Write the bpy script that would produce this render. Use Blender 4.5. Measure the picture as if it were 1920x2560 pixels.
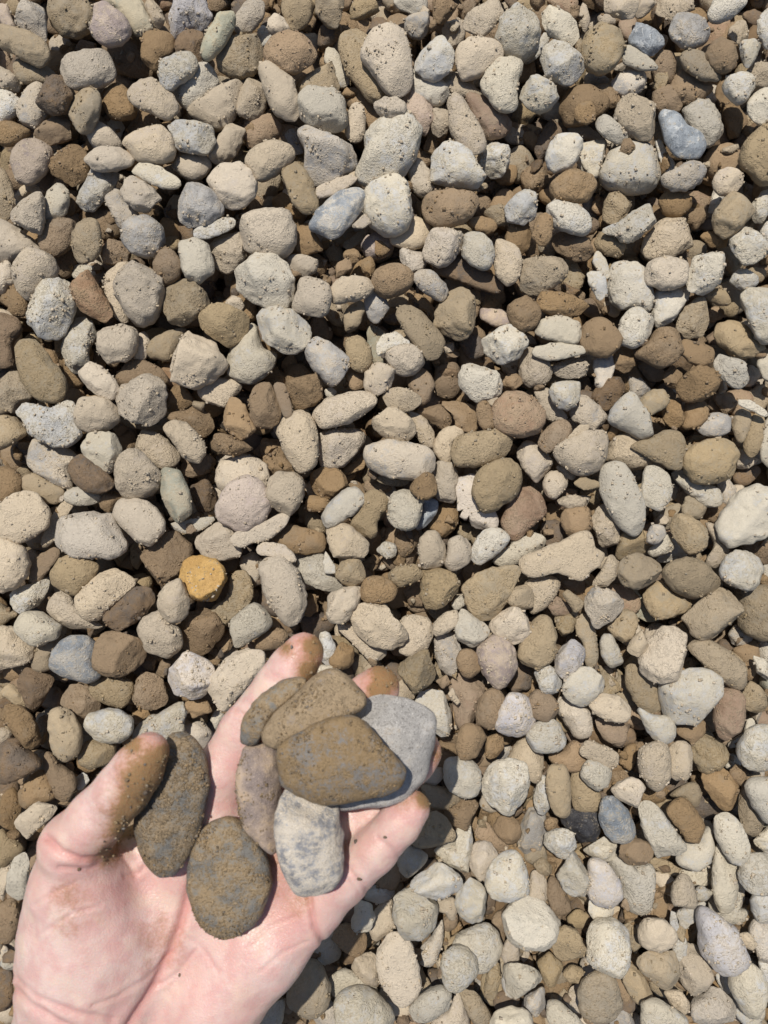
import bpy, bmesh, math, re
import numpy as np
from mathutils import Vector

scene = bpy.context.scene
for o in list(bpy.data.objects):
    bpy.data.objects.remove(o, do_unlink=True)
COL = scene.collection

# ---------------------------------------------------------------- camera
D = 0.34                       # lens height above the mean pebble tops (m)
F = 1925.5                     # focal length in photo pixels (1920 wide)
cam_d = bpy.data.cameras.new("camera")
cam = bpy.data.objects.new("camera", cam_d)
COL.objects.link(cam)
cam.location = (0, 0, D)
cam_d.sensor_fit = 'HORIZONTAL'
cam_d.sensor_width = 36.0
cam_d.lens = 36.0 * F / 1920.0
cam_d.clip_start = 0.01
cam_d.clip_end = 50.0
cam_d.dof.use_dof = True
cam_d.dof.focus_distance = D
cam_d.dof.aperture_fstop = cam_d.lens / 1.7
scene.camera = cam

# ---------------------------------------------------------------- daylight
SUN_EL = math.radians(64.5)
SX, SY = -0.36, 0.93           # the sun stands up and to the left of the picture
SUN_AZ = math.atan2(SX, SY)
world = bpy.data.worlds.new("World")
scene.world = world
world.use_nodes = True
wn = world.node_tree
sky = wn.nodes.new('ShaderNodeTexSky')
sky.sky_type = 'NISHITA'
sky.sun_disc = False
sky.sun_elevation = SUN_EL
sky.sun_rotation = SUN_AZ
bg = wn.nodes['Background']
bg.inputs['Strength'].default_value = 0.085
wn.links.new(sky.outputs[0], bg.inputs['Color'])
sun_d = bpy.data.lights.new("sun", 'SUN')
sun_d.energy = 4.5
sun_d.angle = math.radians(0.55)
sun_d.color = (1.0, 0.95, 0.87)
sun = bpy.data.objects.new("sun", sun_d)
COL.objects.link(sun)
n_ = math.hypot(SX, SY)
tow = Vector((-SX / n_ * math.cos(SUN_EL), -SY / n_ * math.cos(SUN_EL), -math.sin(SUN_EL)))
sun.rotation_euler = tow.to_track_quat('-Z', 'Y').to_euler()
scene.view_settings.view_transform = 'Standard'
scene.view_settings.look = 'None'
scene.view_settings.exposure = 0.03
scene.view_settings.gamma = 1.0
scene.view_settings.use_curve_mapping = False

# Traced pebbles. Each line: id, colour class, layer (1 low .. 3 top), build
# (r rounded, b blocky, a angular, f flat), then outline points of the pebble.
TILES = {
'A': (0, 0, .38578, """
1g3r 75 90 100 10 180 -20 265 20 290 130 290 240 230 235 150 190 85 140
2p1r -30 20 50 40 75 110 110 190 40 180 -10 120
3o2r 310 60 330 -30 500 -30 600 70 600 160 530 220 420 215 340 150
4p3r 610 150 620 50 680 20 780 80 850 170 820 250 720 300 640 270 600 210
5e2r 640 -20 760 -30 900 0 960 100 985 180 930 230 850 200 740 70
6t2a 920 0 1010 10 1075 90 1060 160 1020 180 960 100
7v2a 1110 60 1150 -10 1260 -30 1350 40 1360 120 1280 190 1150 235 1090 220 1100 130
8e3r 1420 90 1500 85 1525 120 1480 240 1370 380 1310 340 1330 250 1390 140
9g2r 1520 180 1540 100 1600 20 1690 0 1715 40 1690 130 1600 215 1540 210
10o3r -10 180 60 180 180 210 290 280 320 360 270 410 170 390 70 330 0 300
11b1r 690 310 800 270 900 250 960 350 970 480 860 495 760 460 700 380
12b2r 930 300 960 220 1040 195 1110 230 1120 330 1060 400 1010 470 950 430
13d2a 1110 330 1130 250 1240 200 1310 215 1320 320 1290 410 1200 350
14o2r 1410 390 1430 290 1500 220 1600 215 1690 280 1690 420 1600 490 1490 490 1430 450
15g3b 390 470 430 380 520 340 660 320 715 390 735 470 690 545 540 580 440 560
16w3r 1030 480 1050 400 1150 350 1220 335 1275 400 1250 480 1180 540 1110 580 1050 560
17w2r 1135 610 1180 540 1260 460 1330 420 1395 490 1390 560 1330 660 1240 712 1180 680
18o2r 85 430 150 390 260 410 360 470 330 520 230 540 140 530
19t2a -20 440 60 460 130 520 140 590 60 600 -20 610
20w2r -20 610 60 600 135 640 130 700 60 770 -20 810
21g2r 150 660 190 560 250 530 300 600 310 720 260 810 200 830 120 760
22d3a 250 600 300 500 370 480 450 560 470 640 380 740 290 710 240 670
23o3r 450 660 500 590 600 580 655 650 640 760 580 870 510 850 460 760
24b2r 670 640 700 560 780 545 850 620 880 730 800 780 700 740
25t3r 840 630 870 560 970 510 1060 560 1140 640 1150 720 1080 780 960 730 870 690
26t2r 1230 730 1330 660 1450 560 1560 540 1560 650 1500 780 1420 830 1300 790
27u1r 1460 540 1500 505 1580 510 1560 600 1490 640
28t2a 1520 640 1570 520 1660 460 1700 500 1725 640 1700 740 1600 770 1540 720
29b2r 0 800 80 790 180 830 195 860 120 930 30 950 -20 900
30b2r 230 890 290 800 400 740 470 760 495 860 420 910 290 950 235 940
31p2r 80 1030 120 930 230 900 320 960 320 1070 250 1170 150 1205 100 1120
32w1r 680 760 740 740 810 800 780 900 720 850
33t2r 580 900 620 810 700 830 780 910 740 960 630 970
34b1r 790 900 820 800 900 745 990 760 1090 830 1000 900 850 920
35t3r 800 920 900 850 1040 820 1110 900 1135 1000 1080 1050 960 1060 870 1030 830 970
36w3a 1090 790 1200 780 1330 800 1390 840 1390 940 1330 1000 1220 995 1140 950 1110 870
37t2r 1370 990 1420 880 1480 780 1560 750 1580 820 1550 940 1470 1050 1400 1085
38r1r 1580 850 1620 770 1720 745 1800 780 1825 840 1760 920 1650 975 1590 920
39t3r 550 1020 640 960 750 950 850 1000 860 1050 760 1105 640 1110 580 1070
40b2a 320 1060 380 950 480 930 560 990 570 1110 490 1200 400 1170 340 1120
41w3f 845 1090 890 1060 1000 1070 1120 1130 1170 1180 1120 1220 1010 1200 900 1150
42t2r 1125 1060 1180 1000 1300 990 1360 1050 1340 1130 1250 1170 1150 1120
43t3b 1345 1170 1400 1090 1530 1050 1620 1100 1659 1200 1620 1310 1480 1355 1400 1260
44w2a 480 1340 530 1210 590 1100 700 1130 770 1110 740 1210 650 1320 580 1370
45t3r 790 1220 830 1150 920 1170 1020 1260 1025 1330 950 1390 870 1350 810 1290
46g2r 690 1280 750 1215 820 1300 900 1400 800 1480 740 1400
47g3r 1125 1290 1170 1200 1280 1170 1390 1230 1450 1340 1400 1420 1270 1490 1180 1440 1130 1380
48t3a 60 1380 150 1290 240 1240 280 1290 280 1400 260 1540 160 1510 80 1440
49w2r 270 1380 300 1250 370 1190 440 1230 440 1360 380 1420 300 1440
50o2r -30 1120 30 1130 75 1230 90 1320 40 1420 -30 1430
51b1r 420 1340 450 1240 500 1250 490 1370 450 1420
52t1a 90 1270 180 1190 250 1180 290 1240 200 1250 110 1310
53t2r -30 1440 60 1450 180 1530 250 1600 230 1640 100 1680 -30 1720
54b2r 270 1500 340 1430 430 1410 480 1450 460 1590 390 1659 290 1640
55o3r 470 1540 500 1450 570 1405 640 1460 659 1590 620 1680 520 1700 480 1630
56b1r 600 1370 700 1340 780 1460 760 1530 660 1550
57g3r 800 1540 830 1450 940 1400 1040 1460 1060 1560 1010 1640 910 1660 830 1620
58b2r 660 1659 720 1570 800 1540 840 1640 800 1720 700 1720
59w3f 1240 1520 1300 1470 1440 1415 1520 1420 1510 1470 1400 1530 1280 1555
"""),
'B': (640, 0, .38578, """
62t3b -110 1490 -60 1410 40 1380 190 1370 240 1440 245 1560 190 1640 60 1659 -60 1610 -120 1560
2o2r 150 -20 350 -30 370 50 330 130 240 190 190 120 150 40
3t2r 80 160 120 105 190 130 215 200 150 235 90 215
4o2r 390 -20 550 -20 570 60 540 160 460 160 400 90
5o2a 610 100 640 0 760 10 805 50 700 110 620 115
6w2r 890 0 1000 -30 1130 -10 1140 40 1060 85 950 60
7b2r 1150 60 1160 -20 1290 -20 1295 60 1240 140 1170 150
8b1r 1310 50 1340 0 1420 20 1410 90 1340 110
9t3r 1350 160 1390 80 1480 20 1540 0 1595 60 1590 110 1540 180 1470 235 1380 200
10r3b 55 320 110 240 210 210 310 245 380 320 360 410 240 485 110 440 60 380
11w1r 10 210 40 165 100 220 100 290 40 310
12d1r 395 240 430 170 500 165 545 210 500 280 420 290
13t3r 690 350 740 230 840 165 930 180 980 280 1005 440 1000 540 940 610 860 600 770 490 710 420
14o2r 530 320 570 220 660 185 750 230 720 330 760 470 850 600 780 680 700 600 590 480
15g2a 950 150 1030 90 1110 90 1140 160 1090 235 1020 230
17t1a 1200 200 1260 130 1340 110 1350 220 1290 300 1220 260
18w3r 1020 400 1080 310 1190 250 1250 290 1280 380 1260 460 1190 510 1090 480 1030 430
19t3r 1295 390 1310 310 1420 260 1540 275 1600 330 1560 410 1460 480 1360 500 1310 450
21w2r 1000 560 1030 450 1150 500 1240 570 1240 640 1160 680 1040 640
22t2r 1210 530 1260 470 1370 510 1450 590 1430 630 1330 630 1240 580
23w3r 1460 540 1510 440 1600 375 1680 370 1720 420 1690 560 1700 690 1640 735 1570 700 1490 620
24r2r 1360 640 1430 620 1530 660 1640 760 1650 830 1570 890 1480 880 1400 760
25t3r 1245 660 1290 600 1350 660 1440 800 1490 920 1470 1000 1420 1020 1330 960 1260 860 1250 760
26q2r 930 640 1000 590 1100 620 1160 700 1130 800 1100 900 1050 900 1040 780 960 720
27t3r 770 690 800 640 880 630 960 670 960 740 890 770 810 775
28t2r 1135 790 1160 700 1220 685 1260 740 1250 840 1190 890 1140 860
29w3b 275 680 330 575 450 575 530 600 590 740 550 840 430 830 300 780
30t3r 20 460 60 400 160 450 240 540 290 720 240 775 140 740 80 650 40 550
31o2a 240 510 380 430 470 360 510 480 545 580 470 610 280 640
32w1r 430 380 470 310 530 340 590 480 600 540 540 560 490 470
33t2r 590 720 640 670 690 690 710 800 690 900 630 925 580 870 600 800
34b1r 560 620 640 580 720 660 820 760 760 840 700 800
35g3a 280 830 420 830 520 850 640 940 685 1010 600 1110 400 1200 330 1110 310 960
36g1r 160 880 220 800 310 810 310 960 320 1010 250 1020 200 960
37w3r 655 1090 720 960 720 880 800 790 880 730 960 750 1050 830 1060 920 1020 1050 920 1140 780 1185 680 1160
38b1a 1090 960 1130 850 1180 920 1160 1000
39t3r -65 1040 0 960 120 910 220 940 245 1010 180 1100 50 1170 -30 1130
40o3r 170 1110 220 1060 290 1080 360 1180 400 1320 350 1385 270 1350 190 1220
41t3f 395 1220 520 1160 640 1125 660 1150 600 1210 480 1270 400 1285
42u3r 340 1470 400 1370 490 1270 600 1215 690 1250 695 1330 620 1450 540 1530 450 1540
43w3r 700 1310 720 1220 860 1175 960 1220 1010 1350 1000 1450 940 1510 820 1480 730 1400
44g2r 980 1120 1010 1030 1060 1025 1130 1130 1150 1230 1090 1285 1020 1230
45w3b 1140 1050 1160 980 1270 940 1370 1010 1470 1150 1440 1190 1300 1190 1150 1150
46w2r 1435 1060 1480 940 1560 900 1630 960 1640 1060 1570 1150 1480 1120
47b2f 1160 1210 1200 1175 1340 1190 1460 1210 1430 1250 1290 1250 1180 1240
48b3r 1085 1340 1110 1270 1250 1240 1400 1260 1430 1340 1350 1440 1200 1465 1110 1410
49t3f 620 1470 700 1390 750 1440 690 1480
50o1f 560 1590 640 1520 730 1480 690 1560 600 1620
51p1r 680 1600 740 1520 820 1500 890 1590 850 1659 740 1680
52t2r 870 1500 960 1480 1010 1410 1100 1430 1130 1490 1090 1590 970 1615 880 1570
53t3r 1090 1600 1140 1490 1240 1440 1330 1470 1345 1560 1300 1659 1220 1720 1110 1680
54b2a 250 1470 330 1450 430 1540 430 1620 330 1650 250 1600
55b2r 1370 1440 1430 1405 1530 1420 1560 1470 1500 1520 1420 1500
56o2r 1480 1380 1540 1335 1640 1350 1659 1440 1560 1455
57w3r 1340 1600 1360 1520 1450 1510 1530 1580 1540 1680 1500 1750 1400 1720 1340 1660
58b1r 100 1310 170 1260 250 1320 300 1400 200 1400
"""),
'C': (1280, 0, .38578, """
70w3r -100 230 -60 130 50 65 140 110 180 200 150 310 70 365 -20 350 -90 300
1o1r 20 20 100 -20 210 -10 220 60 150 100 60 70
2r1r 215 0 300 -30 420 -10 425 70 390 105 290 60
3w3a 155 110 220 60 320 70 420 150 440 220 380 280 290 240 190 190
4t1r 430 60 470 20 505 140 470 210 430 130
5w1r 100 350 160 290 205 210 240 225 210 320 150 390 70 415
6w3r 180 370 240 260 330 280 440 350 480 430 440 510 330 550 230 500
7o3r 460 300 490 200 590 140 670 180 715 270 700 370 640 460 560 485 480 420
8t3a 590 60 600 -30 800 -30 805 60 770 150 680 110 610 80
9t2r 810 -20 940 -20 930 30 850 110 800 120
10u3a 760 280 780 160 830 150 940 200 995 240 970 320 890 360 810 320
11w3f 715 370 730 305 800 310 940 420 930 450 830 450 740 420
12t2r 940 60 960 -20 1190 -20 1200 30 1080 120 990 150 950 110
13g3r 1020 190 1070 100 1160 90 1250 140 1275 210 1230 290 1150 315 1060 280
14w3r 1280 100 1310 0 1420 -30 1520 0 1450 90 1330 145
15w2r 1580 180 1620 80 1700 60 1700 300 1640 300
16t1a 1400 230 1470 110 1520 170 1530 250 1470 310
17b3r 1260 350 1310 270 1400 245 1440 360 1420 460 1340 470 1270 420
18o3r 1090 380 1130 320 1220 330 1330 430 1350 500 1270 530 1170 490 1110 430
19w3a 1480 290 1540 240 1600 240 1595 340 1530 440 1490 390
20t2a 1530 470 1580 380 1640 365 1700 450 1680 560 1600 570 1540 530
21b2r 920 370 1000 340 1060 400 1050 500 970 540 910 470
22g2r 640 570 690 480 780 440 860 480 860 570 800 620 710 630
23g1r 470 500 520 470 630 540 560 570 490 560
24w3r 1370 540 1420 500 1530 495 1560 570 1500 670 1420 630
25w3r 1520 680 1570 600 1650 570 1720 600 1720 800 1620 810 1540 760
26b2r 1030 560 1110 450 1250 530 1300 570 1240 640 1130 680 1020 650
27b2r 330 690 370 580 470 570 590 640 600 720 490 800 370 810
68b3f 410 710 470 655 540 700 530 780 470 810 420 780
28b2r 530 580 600 545 690 620 680 690 610 700
29b2r 920 590 1000 560 1090 620 1100 700 1000 740 930 700
30t3a 665 750 700 650 800 600 900 620 930 720 940 830 870 925 780 880 700 820
31w3a 40 600 50 500 140 460 270 560 290 650 200 715 110 700 50 640
33u3r 950 780 970 720 1060 730 1130 810 1230 870 1250 950 1200 1020 1080 1020 1010 940
34w2r 1110 730 1180 650 1270 650 1330 730 1370 850 1320 920 1240 930 1150 840
35w3r 525 800 560 750 640 770 740 840 745 900 680 925 590 880
36t1r 360 840 420 805 520 840 570 900 470 900 390 880
37w3r 235 1000 270 900 350 870 430 920 430 1010 360 1100 290 1110 240 1050
38w2r 430 950 500 895 590 920 630 990 600 1090 530 1150 460 1080 430 1010
39w2r 570 1150 640 1000 780 920 880 960 960 1060 960 1140 890 1230 770 1250 630 1220
40b3a 700 980 730 900 790 895 795 960 735 1030
41w2f 930 920 960 910 1010 1000 1065 1070 1000 1110 960 1040
42g3r 970 1160 1050 1100 1190 1040 1255 1090 1230 1160 1130 1230 1020 1220
43o3r 1480 1060 1500 940 1580 840 1700 800 1740 900 1740 1150 1620 1190 1520 1110
44b1r 1240 1040 1310 960 1420 950 1490 1060 1480 1140 1320 1150
45t3r 1315 1160 1340 1110 1440 1085 1500 1140 1480 1220 1400 1260 1330 1220
46b3r 250 1240 270 1170 390 1100 480 1110 550 1200 500 1290 400 1320 290 1300
47d1r 160 930 240 790 330 790 350 870 240 950 210 1050 160 1000
48w3r 0 1290 80 1240 160 1290 185 1360 130 1430 50 1450 -20 1420 -30 1330
49w3b 225 1360 280 1315 420 1330 500 1380 515 1470 440 1520 320 1490 260 1440
50o2a 600 1330 640 1250 720 1235 780 1300 750 1390 660 1455 605 1410
51w3a 600 1490 700 1440 800 1360 900 1310 980 1340 960 1410 860 1530 770 1575 670 1530
52b2r 960 1290 1040 1230 1150 1270 1160 1340 1090 1400 990 1380
53w1a 1270 1380 1310 1220 1380 1270 1330 1370
54o3b 1310 1400 1390 1270 1480 1245 1560 1320 1550 1400 1430 1520 1370 1530 1320 1480
55w2r 1550 1340 1640 1220 1700 1250 1640 1430 1560 1460
56w3r 1430 1570 1460 1480 1540 1455 1600 1520 1640 1620 1580 1700 1470 1690
57w2r 1610 1500 1659 1440 1720 1500 1720 1650 1640 1600
58b3r 135 1510 170 1400 240 1380 260 1460 240 1570 180 1595
59b2r -20 1470 60 1450 120 1510 110 1600 50 1650 -30 1640
60b2r 270 1520 380 1500 520 1580 560 1659 400 1680 270 1600
61o2r 540 1570 600 1500 680 1530 800 1630 790 1680 640 1659 560 1620
62t2a 850 1640 880 1540 960 1430 1060 1410 1170 1470 1200 1560 1080 1650 960 1700
63b2r 1220 1530 1280 1500 1420 1540 1400 1590 1300 1600
64b1r 1100 1400 1230 1340 1260 1400 1200 1480 1130 1450
65b1a 1360 700 1380 650 1450 660 1500 820 1490 920 1440 930 1390 830
67b1a 60 1150 130 1060 210 1080 240 1180 160 1250 80 1220
"""),
'D': (0, 620, .38578, """
1t3r 85 230 100 100 160 30 250 20 340 60 370 140 330 210 200 320 130 300
2b2r 55 380 80 240 130 290 190 330 160 430 90 430
3w3r 165 460 190 330 290 230 390 195 460 230 470 340 430 480 350 590 280 595 200 540
5t2r -30 90 50 90 80 150 70 230 0 300 -40 280
8r3a 450 290 500 170 560 150 640 260 720 420 640 470 560 430 480 380
9w1r 465 160 500 110 600 120 620 190 500 210
62t2r 680 200 740 110 830 90 800 300 840 450 780 465 700 380
10t3a 750 160 830 70 930 80 1040 170 1060 280 1010 440 930 490 850 450 780 370 740 260
11b3r 995 90 1040 15 1110 20 1175 100 1150 190 1080 230 1010 170
12w3r 1165 0 1200 -50 1280 -60 1350 0 1390 120 1340 190 1260 230 1200 160
13t2r 1340 30 1400 -60 1530 -95 1610 0 1590 80 1480 150 1390 110
14o3r 1050 340 1080 250 1190 200 1300 250 1380 340 1370 400 1270 460 1160 515 1080 450
15w3a 1480 200 1520 100 1600 50 1659 0 1700 -10 1810 60 1900 180 1920 250 1860 370 1740 385 1640 340 1560 280
16b1r 1420 380 1530 300 1640 350 1659 450 1550 500
17o3r 1305 480 1370 395 1490 390 1600 450 1600 530 1520 610 1420 630 1330 570
19w2r 1480 690 1540 600 1640 500 1700 640 1790 680 1750 800 1640 870 1540 860 1475 800
20t3a 1090 800 1120 640 1190 540 1280 560 1400 640 1460 720 1400 830 1300 895 1180 890
21o2r 960 690 1000 610 1140 530 1200 540 1130 680 1090 725 1000 720
22t3a 590 620 650 530 780 490 870 530 880 650 800 730 680 750 580 700
23t2r 890 560 930 540 970 620 940 710 880 720
24w2a 400 640 430 520 510 420 600 480 640 560 580 650 580 760 500 830 430 760
25b1r 350 600 400 540 420 560 390 680 440 800 530 880 480 890 390 770
26o3r 95 650 130 600 230 610 330 720 420 840 440 940 360 1000 250 980 150 880 110 740
27o2a 0 900 20 810 100 775 140 860 200 950 120 1010 80 1080 0 1050 -20 960
28t3r 510 790 560 745 640 760 730 840 780 920 720 980 620 950 540 880
29b2r 750 860 830 745 930 730 1060 800 1070 880 950 850 800 910
30t3a 750 1010 780 920 900 840 1000 830 1070 900 1075 1060 1010 1160 900 1130 790 1080
31o1f 755 1090 850 1110 1000 1160 1060 1150 1020 1180 880 1170 770 1140
32t3r 485 1070 540 990 650 970 740 1020 755 1110 670 1180 560 1200 510 1150
33w3a 80 1040 140 1005 260 1030 340 1040 430 990 490 1040 515 1190 450 1270 340 1285 220 1230 150 1130
34o2r -30 1110 60 1090 170 1180 140 1230 30 1300 -30 1290
35b1r 1080 1040 1100 900 1190 900 1260 1000 1180 1060
36t2f 1280 900 1400 845 1560 880 1500 980 1440 1030 1320 990
37b2a 1080 1080 1200 1060 1290 1010 1380 1120 1370 1200 1310 1220 1220 1150 1100 1120
38b3r 1440 1080 1500 985 1580 1020 1650 1150 1640 1220 1560 1235 1470 1170
39t3r 1065 1170 1120 1125 1210 1140 1310 1240 1340 1310 1290 1385 1210 1370 1130 1280
40t2b 870 1280 900 1190 1010 1200 1110 1270 1165 1350 1130 1420 1060 1430 960 1370
41w3r 530 1280 590 1205 720 1205 780 1280 790 1370 720 1480 650 1450 560 1370
42b1r 760 1190 850 1190 880 1270 840 1330 790 1290
43t3b 755 1430 810 1340 900 1325 1000 1400 1050 1480 1000 1570 880 1620 780 1580
44b3r 1330 1250 1420 1205 1560 1230 1645 1280 1600 1330 1480 1340 1380 1310
45g2r 180 1350 190 1270 290 1260 480 1330 450 1430 470 1540 370 1520 230 1440
46d3r 445 1440 500 1350 600 1380 720 1480 745 1540 640 1585 520 1550
47b2r -20 1440 80 1430 140 1490 130 1590 60 1659 -20 1650
48o2r 130 1510 220 1460 330 1520 430 1580 360 1650 240 1630 150 1570
49w2r 430 1590 500 1550 640 1590 640 1640 540 1670 440 1650
50b2r 650 1630 720 1570 790 1600 780 1680 690 1720 650 1690
51e3r 1040 1510 1060 1430 1150 1440 1220 1560 1240 1680 1200 1760 1140 1770 1080 1680 1045 1590
52b1a 1170 1420 1240 1350 1350 1340 1400 1400 1310 1480 1230 1490
53d1a 1220 1560 1330 1500 1400 1580 1380 1700 1290 1700
54g2r 1400 1470 1440 1380 1560 1345 1680 1370 1740 1440 1740 1530 1600 1590 1450 1590
55q3r 1410 1659 1480 1540 1580 1480 1680 1500 1750 1600 1740 1700 1680 1790 1560 1830 1440 1780 1400 1710
56d1r -20 430 80 430 130 520 80 620 90 740 0 770 -30 700
59d1r 100 1290 180 1220 240 1260 190 1400 110 1360
"""),
'E': (640, 620, .38578, """
1w3a -20 480 0 395 150 390 250 415 340 500 340 600 290 670 190 685 80 620 10 560
2t3b 250 330 290 220 340 185 480 260 470 400 420 455 330 430 250 400
3t2r 170 60 300 55 400 75 380 150 290 185 210 130
4t3b 485 290 520 220 620 195 740 200 765 250 700 320 590 350 500 355
61b2a 480 200 520 110 600 60 620 130 540 190
62b2a 570 30 640 0 680 60 640 110 580 80
63b2a 680 90 740 50 780 140 740 190 690 150
64b1a 370 200 430 170 490 200 470 260 400 230
6b3r 755 200 800 130 900 110 990 150 1020 220 960 290 850 315 780 270
7g2a 925 60 960 10 1040 15 1110 80 1060 140 990 150
9g3r 1025 200 1080 145 1160 170 1245 270 1210 340 1130 310 1050 260
10d2f 1145 100 1200 60 1330 50 1450 130 1590 210 1585 290 1450 260 1300 210 1180 170
11t3r 1550 120 1560 -40 1659 -30 1720 60 1700 180 1640 235 1570 190
12o3r 1160 470 1190 360 1270 260 1350 245 1430 360 1430 480 1350 590 1260 600 1180 550
13b1r 1370 290 1440 270 1455 350 1430 450 1400 400
14o3r 915 450 950 390 1040 390 1130 480 1220 590 1220 650 1160 720 1090 690 990 580
15b1r 1010 300 1080 310 1170 420 1160 480 1100 410 1010 370
16o2r 570 440 600 360 690 340 700 420 640 540 590 550
17g2r 700 340 760 280 850 360 840 430 770 480 720 420
18p1r 1450 400 1600 400 1650 480 1560 510 1460 460
19w3f 785 640 820 570 900 545 980 590 985 620 880 650 800 700
20t3b 835 680 880 630 1000 625 1080 690 1070 770 980 825 890 790
21o3r 580 640 620 575 700 590 755 690 740 770 680 810 610 760
22e1f 720 520 780 510 850 550 800 620 830 740 760 740 725 620
23g3b 320 660 370 590 470 620 580 700 590 760 540 880 480 890 370 780
24b3r 190 880 220 800 290 750 380 830 440 920 400 1000 300 1030 220 970
25b2r 575 830 620 770 700 810 700 900 630 925
26t3r 705 880 730 770 800 755 900 800 880 890 790 960 720 930
27b2r 980 850 1040 785 1120 810 1155 900 1110 1000 1060 1010 1000 920
28b1r 1160 850 1200 770 1300 760 1330 870 1290 960 1190 960
29w3r 1320 860 1350 750 1430 725 1530 790 1600 900 1560 960 1440 990 1360 930
30w3a 1460 620 1520 560 1620 500 1700 520 1750 610 1720 700 1600 755 1500 710
31d1r 1330 620 1400 560 1470 600 1470 700 1380 720
32b1a 1120 740 1230 640 1300 660 1310 740 1220 765
33b3f 115 890 180 880 220 980 240 1080 200 1105 160 1040
34b3r -40 960 0 880 70 880 140 980 160 1100 90 1180 30 1200 -30 1130
35t3r 380 1090 440 1000 580 940 700 925 775 970 720 1060 590 1140 450 1170 400 1140
36w2r 445 930 480 900 520 930 500 975 455 960
37t3r 815 970 870 920 970 915 1070 970 1040 1030 950 1065 870 1030
38t3r 755 1120 870 1050 980 1090 1030 1160 1000 1230 900 1250 800 1190
39t2r 970 1060 1070 1090 1150 1190 1150 1290 1060 1250 1030 1150
40t3r 135 1190 180 1120 270 1050 340 1080 390 1170 405 1300 380 1410 300 1445 230 1390 170 1290
41t2r 410 1230 480 1180 600 1140 700 1150 710 1230 640 1340 540 1415 420 1400
42b1r 30 1250 130 1210 200 1370 300 1450 180 1490 90 1460
43g3r 715 1380 730 1300 850 1250 1000 1260 1120 1290 1170 1380 1110 1470 960 1500 800 1465
44o2f 720 1440 850 1490 980 1500 970 1535 850 1535 750 1490
45b1f 560 1450 650 1380 710 1330 700 1420 590 1475
46b2r 355 1490 420 1415 520 1430 605 1530 560 1590 480 1630 380 1590
47t3b 75 1540 130 1460 270 1470 310 1540 290 1640 230 1730 140 1710 90 1630
48b2a 1050 1060 1100 1030 1220 1020 1280 1110 1220 1170 1130 1130
49b2a 1180 990 1290 985 1400 1020 1440 1150 1390 1200 1310 1160 1270 1060
50b3r 1430 1030 1490 990 1530 1050 1555 1150 1500 1190 1440 1130
51r3r 1530 1050 1600 950 1720 935 1830 1000 1870 1110 1820 1200 1700 1225 1580 1180
52o3r 1265 1290 1320 1220 1430 1195 1580 1180 1650 1240 1610 1340 1480 1410 1340 1420 1280 1370
53t2r 1150 1260 1220 1170 1310 1155 1350 1200 1270 1270 1265 1380 1190 1370
54g2r 1155 1420 1200 1385 1280 1400 1305 1520 1290 1640 1210 1640 1155 1560
55o3r 1410 1550 1460 1430 1580 1370 1680 1390 1720 1480 1680 1600 1560 1690 1450 1690
56v2r 1310 1430 1420 1430 1410 1560 1400 1680 1540 1700 1560 1800 1480 1830 1360 1780 1300 1650
57b3r 1000 1570 1060 1480 1130 1460 1170 1530 1150 1600 1070 1620
58b1r 700 1540 740 1500 850 1530 880 1570 800 1590 720 1580
59b2a 1600 870 1640 820 1690 820 1730 870 1690 910 1630 930
"""),
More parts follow.
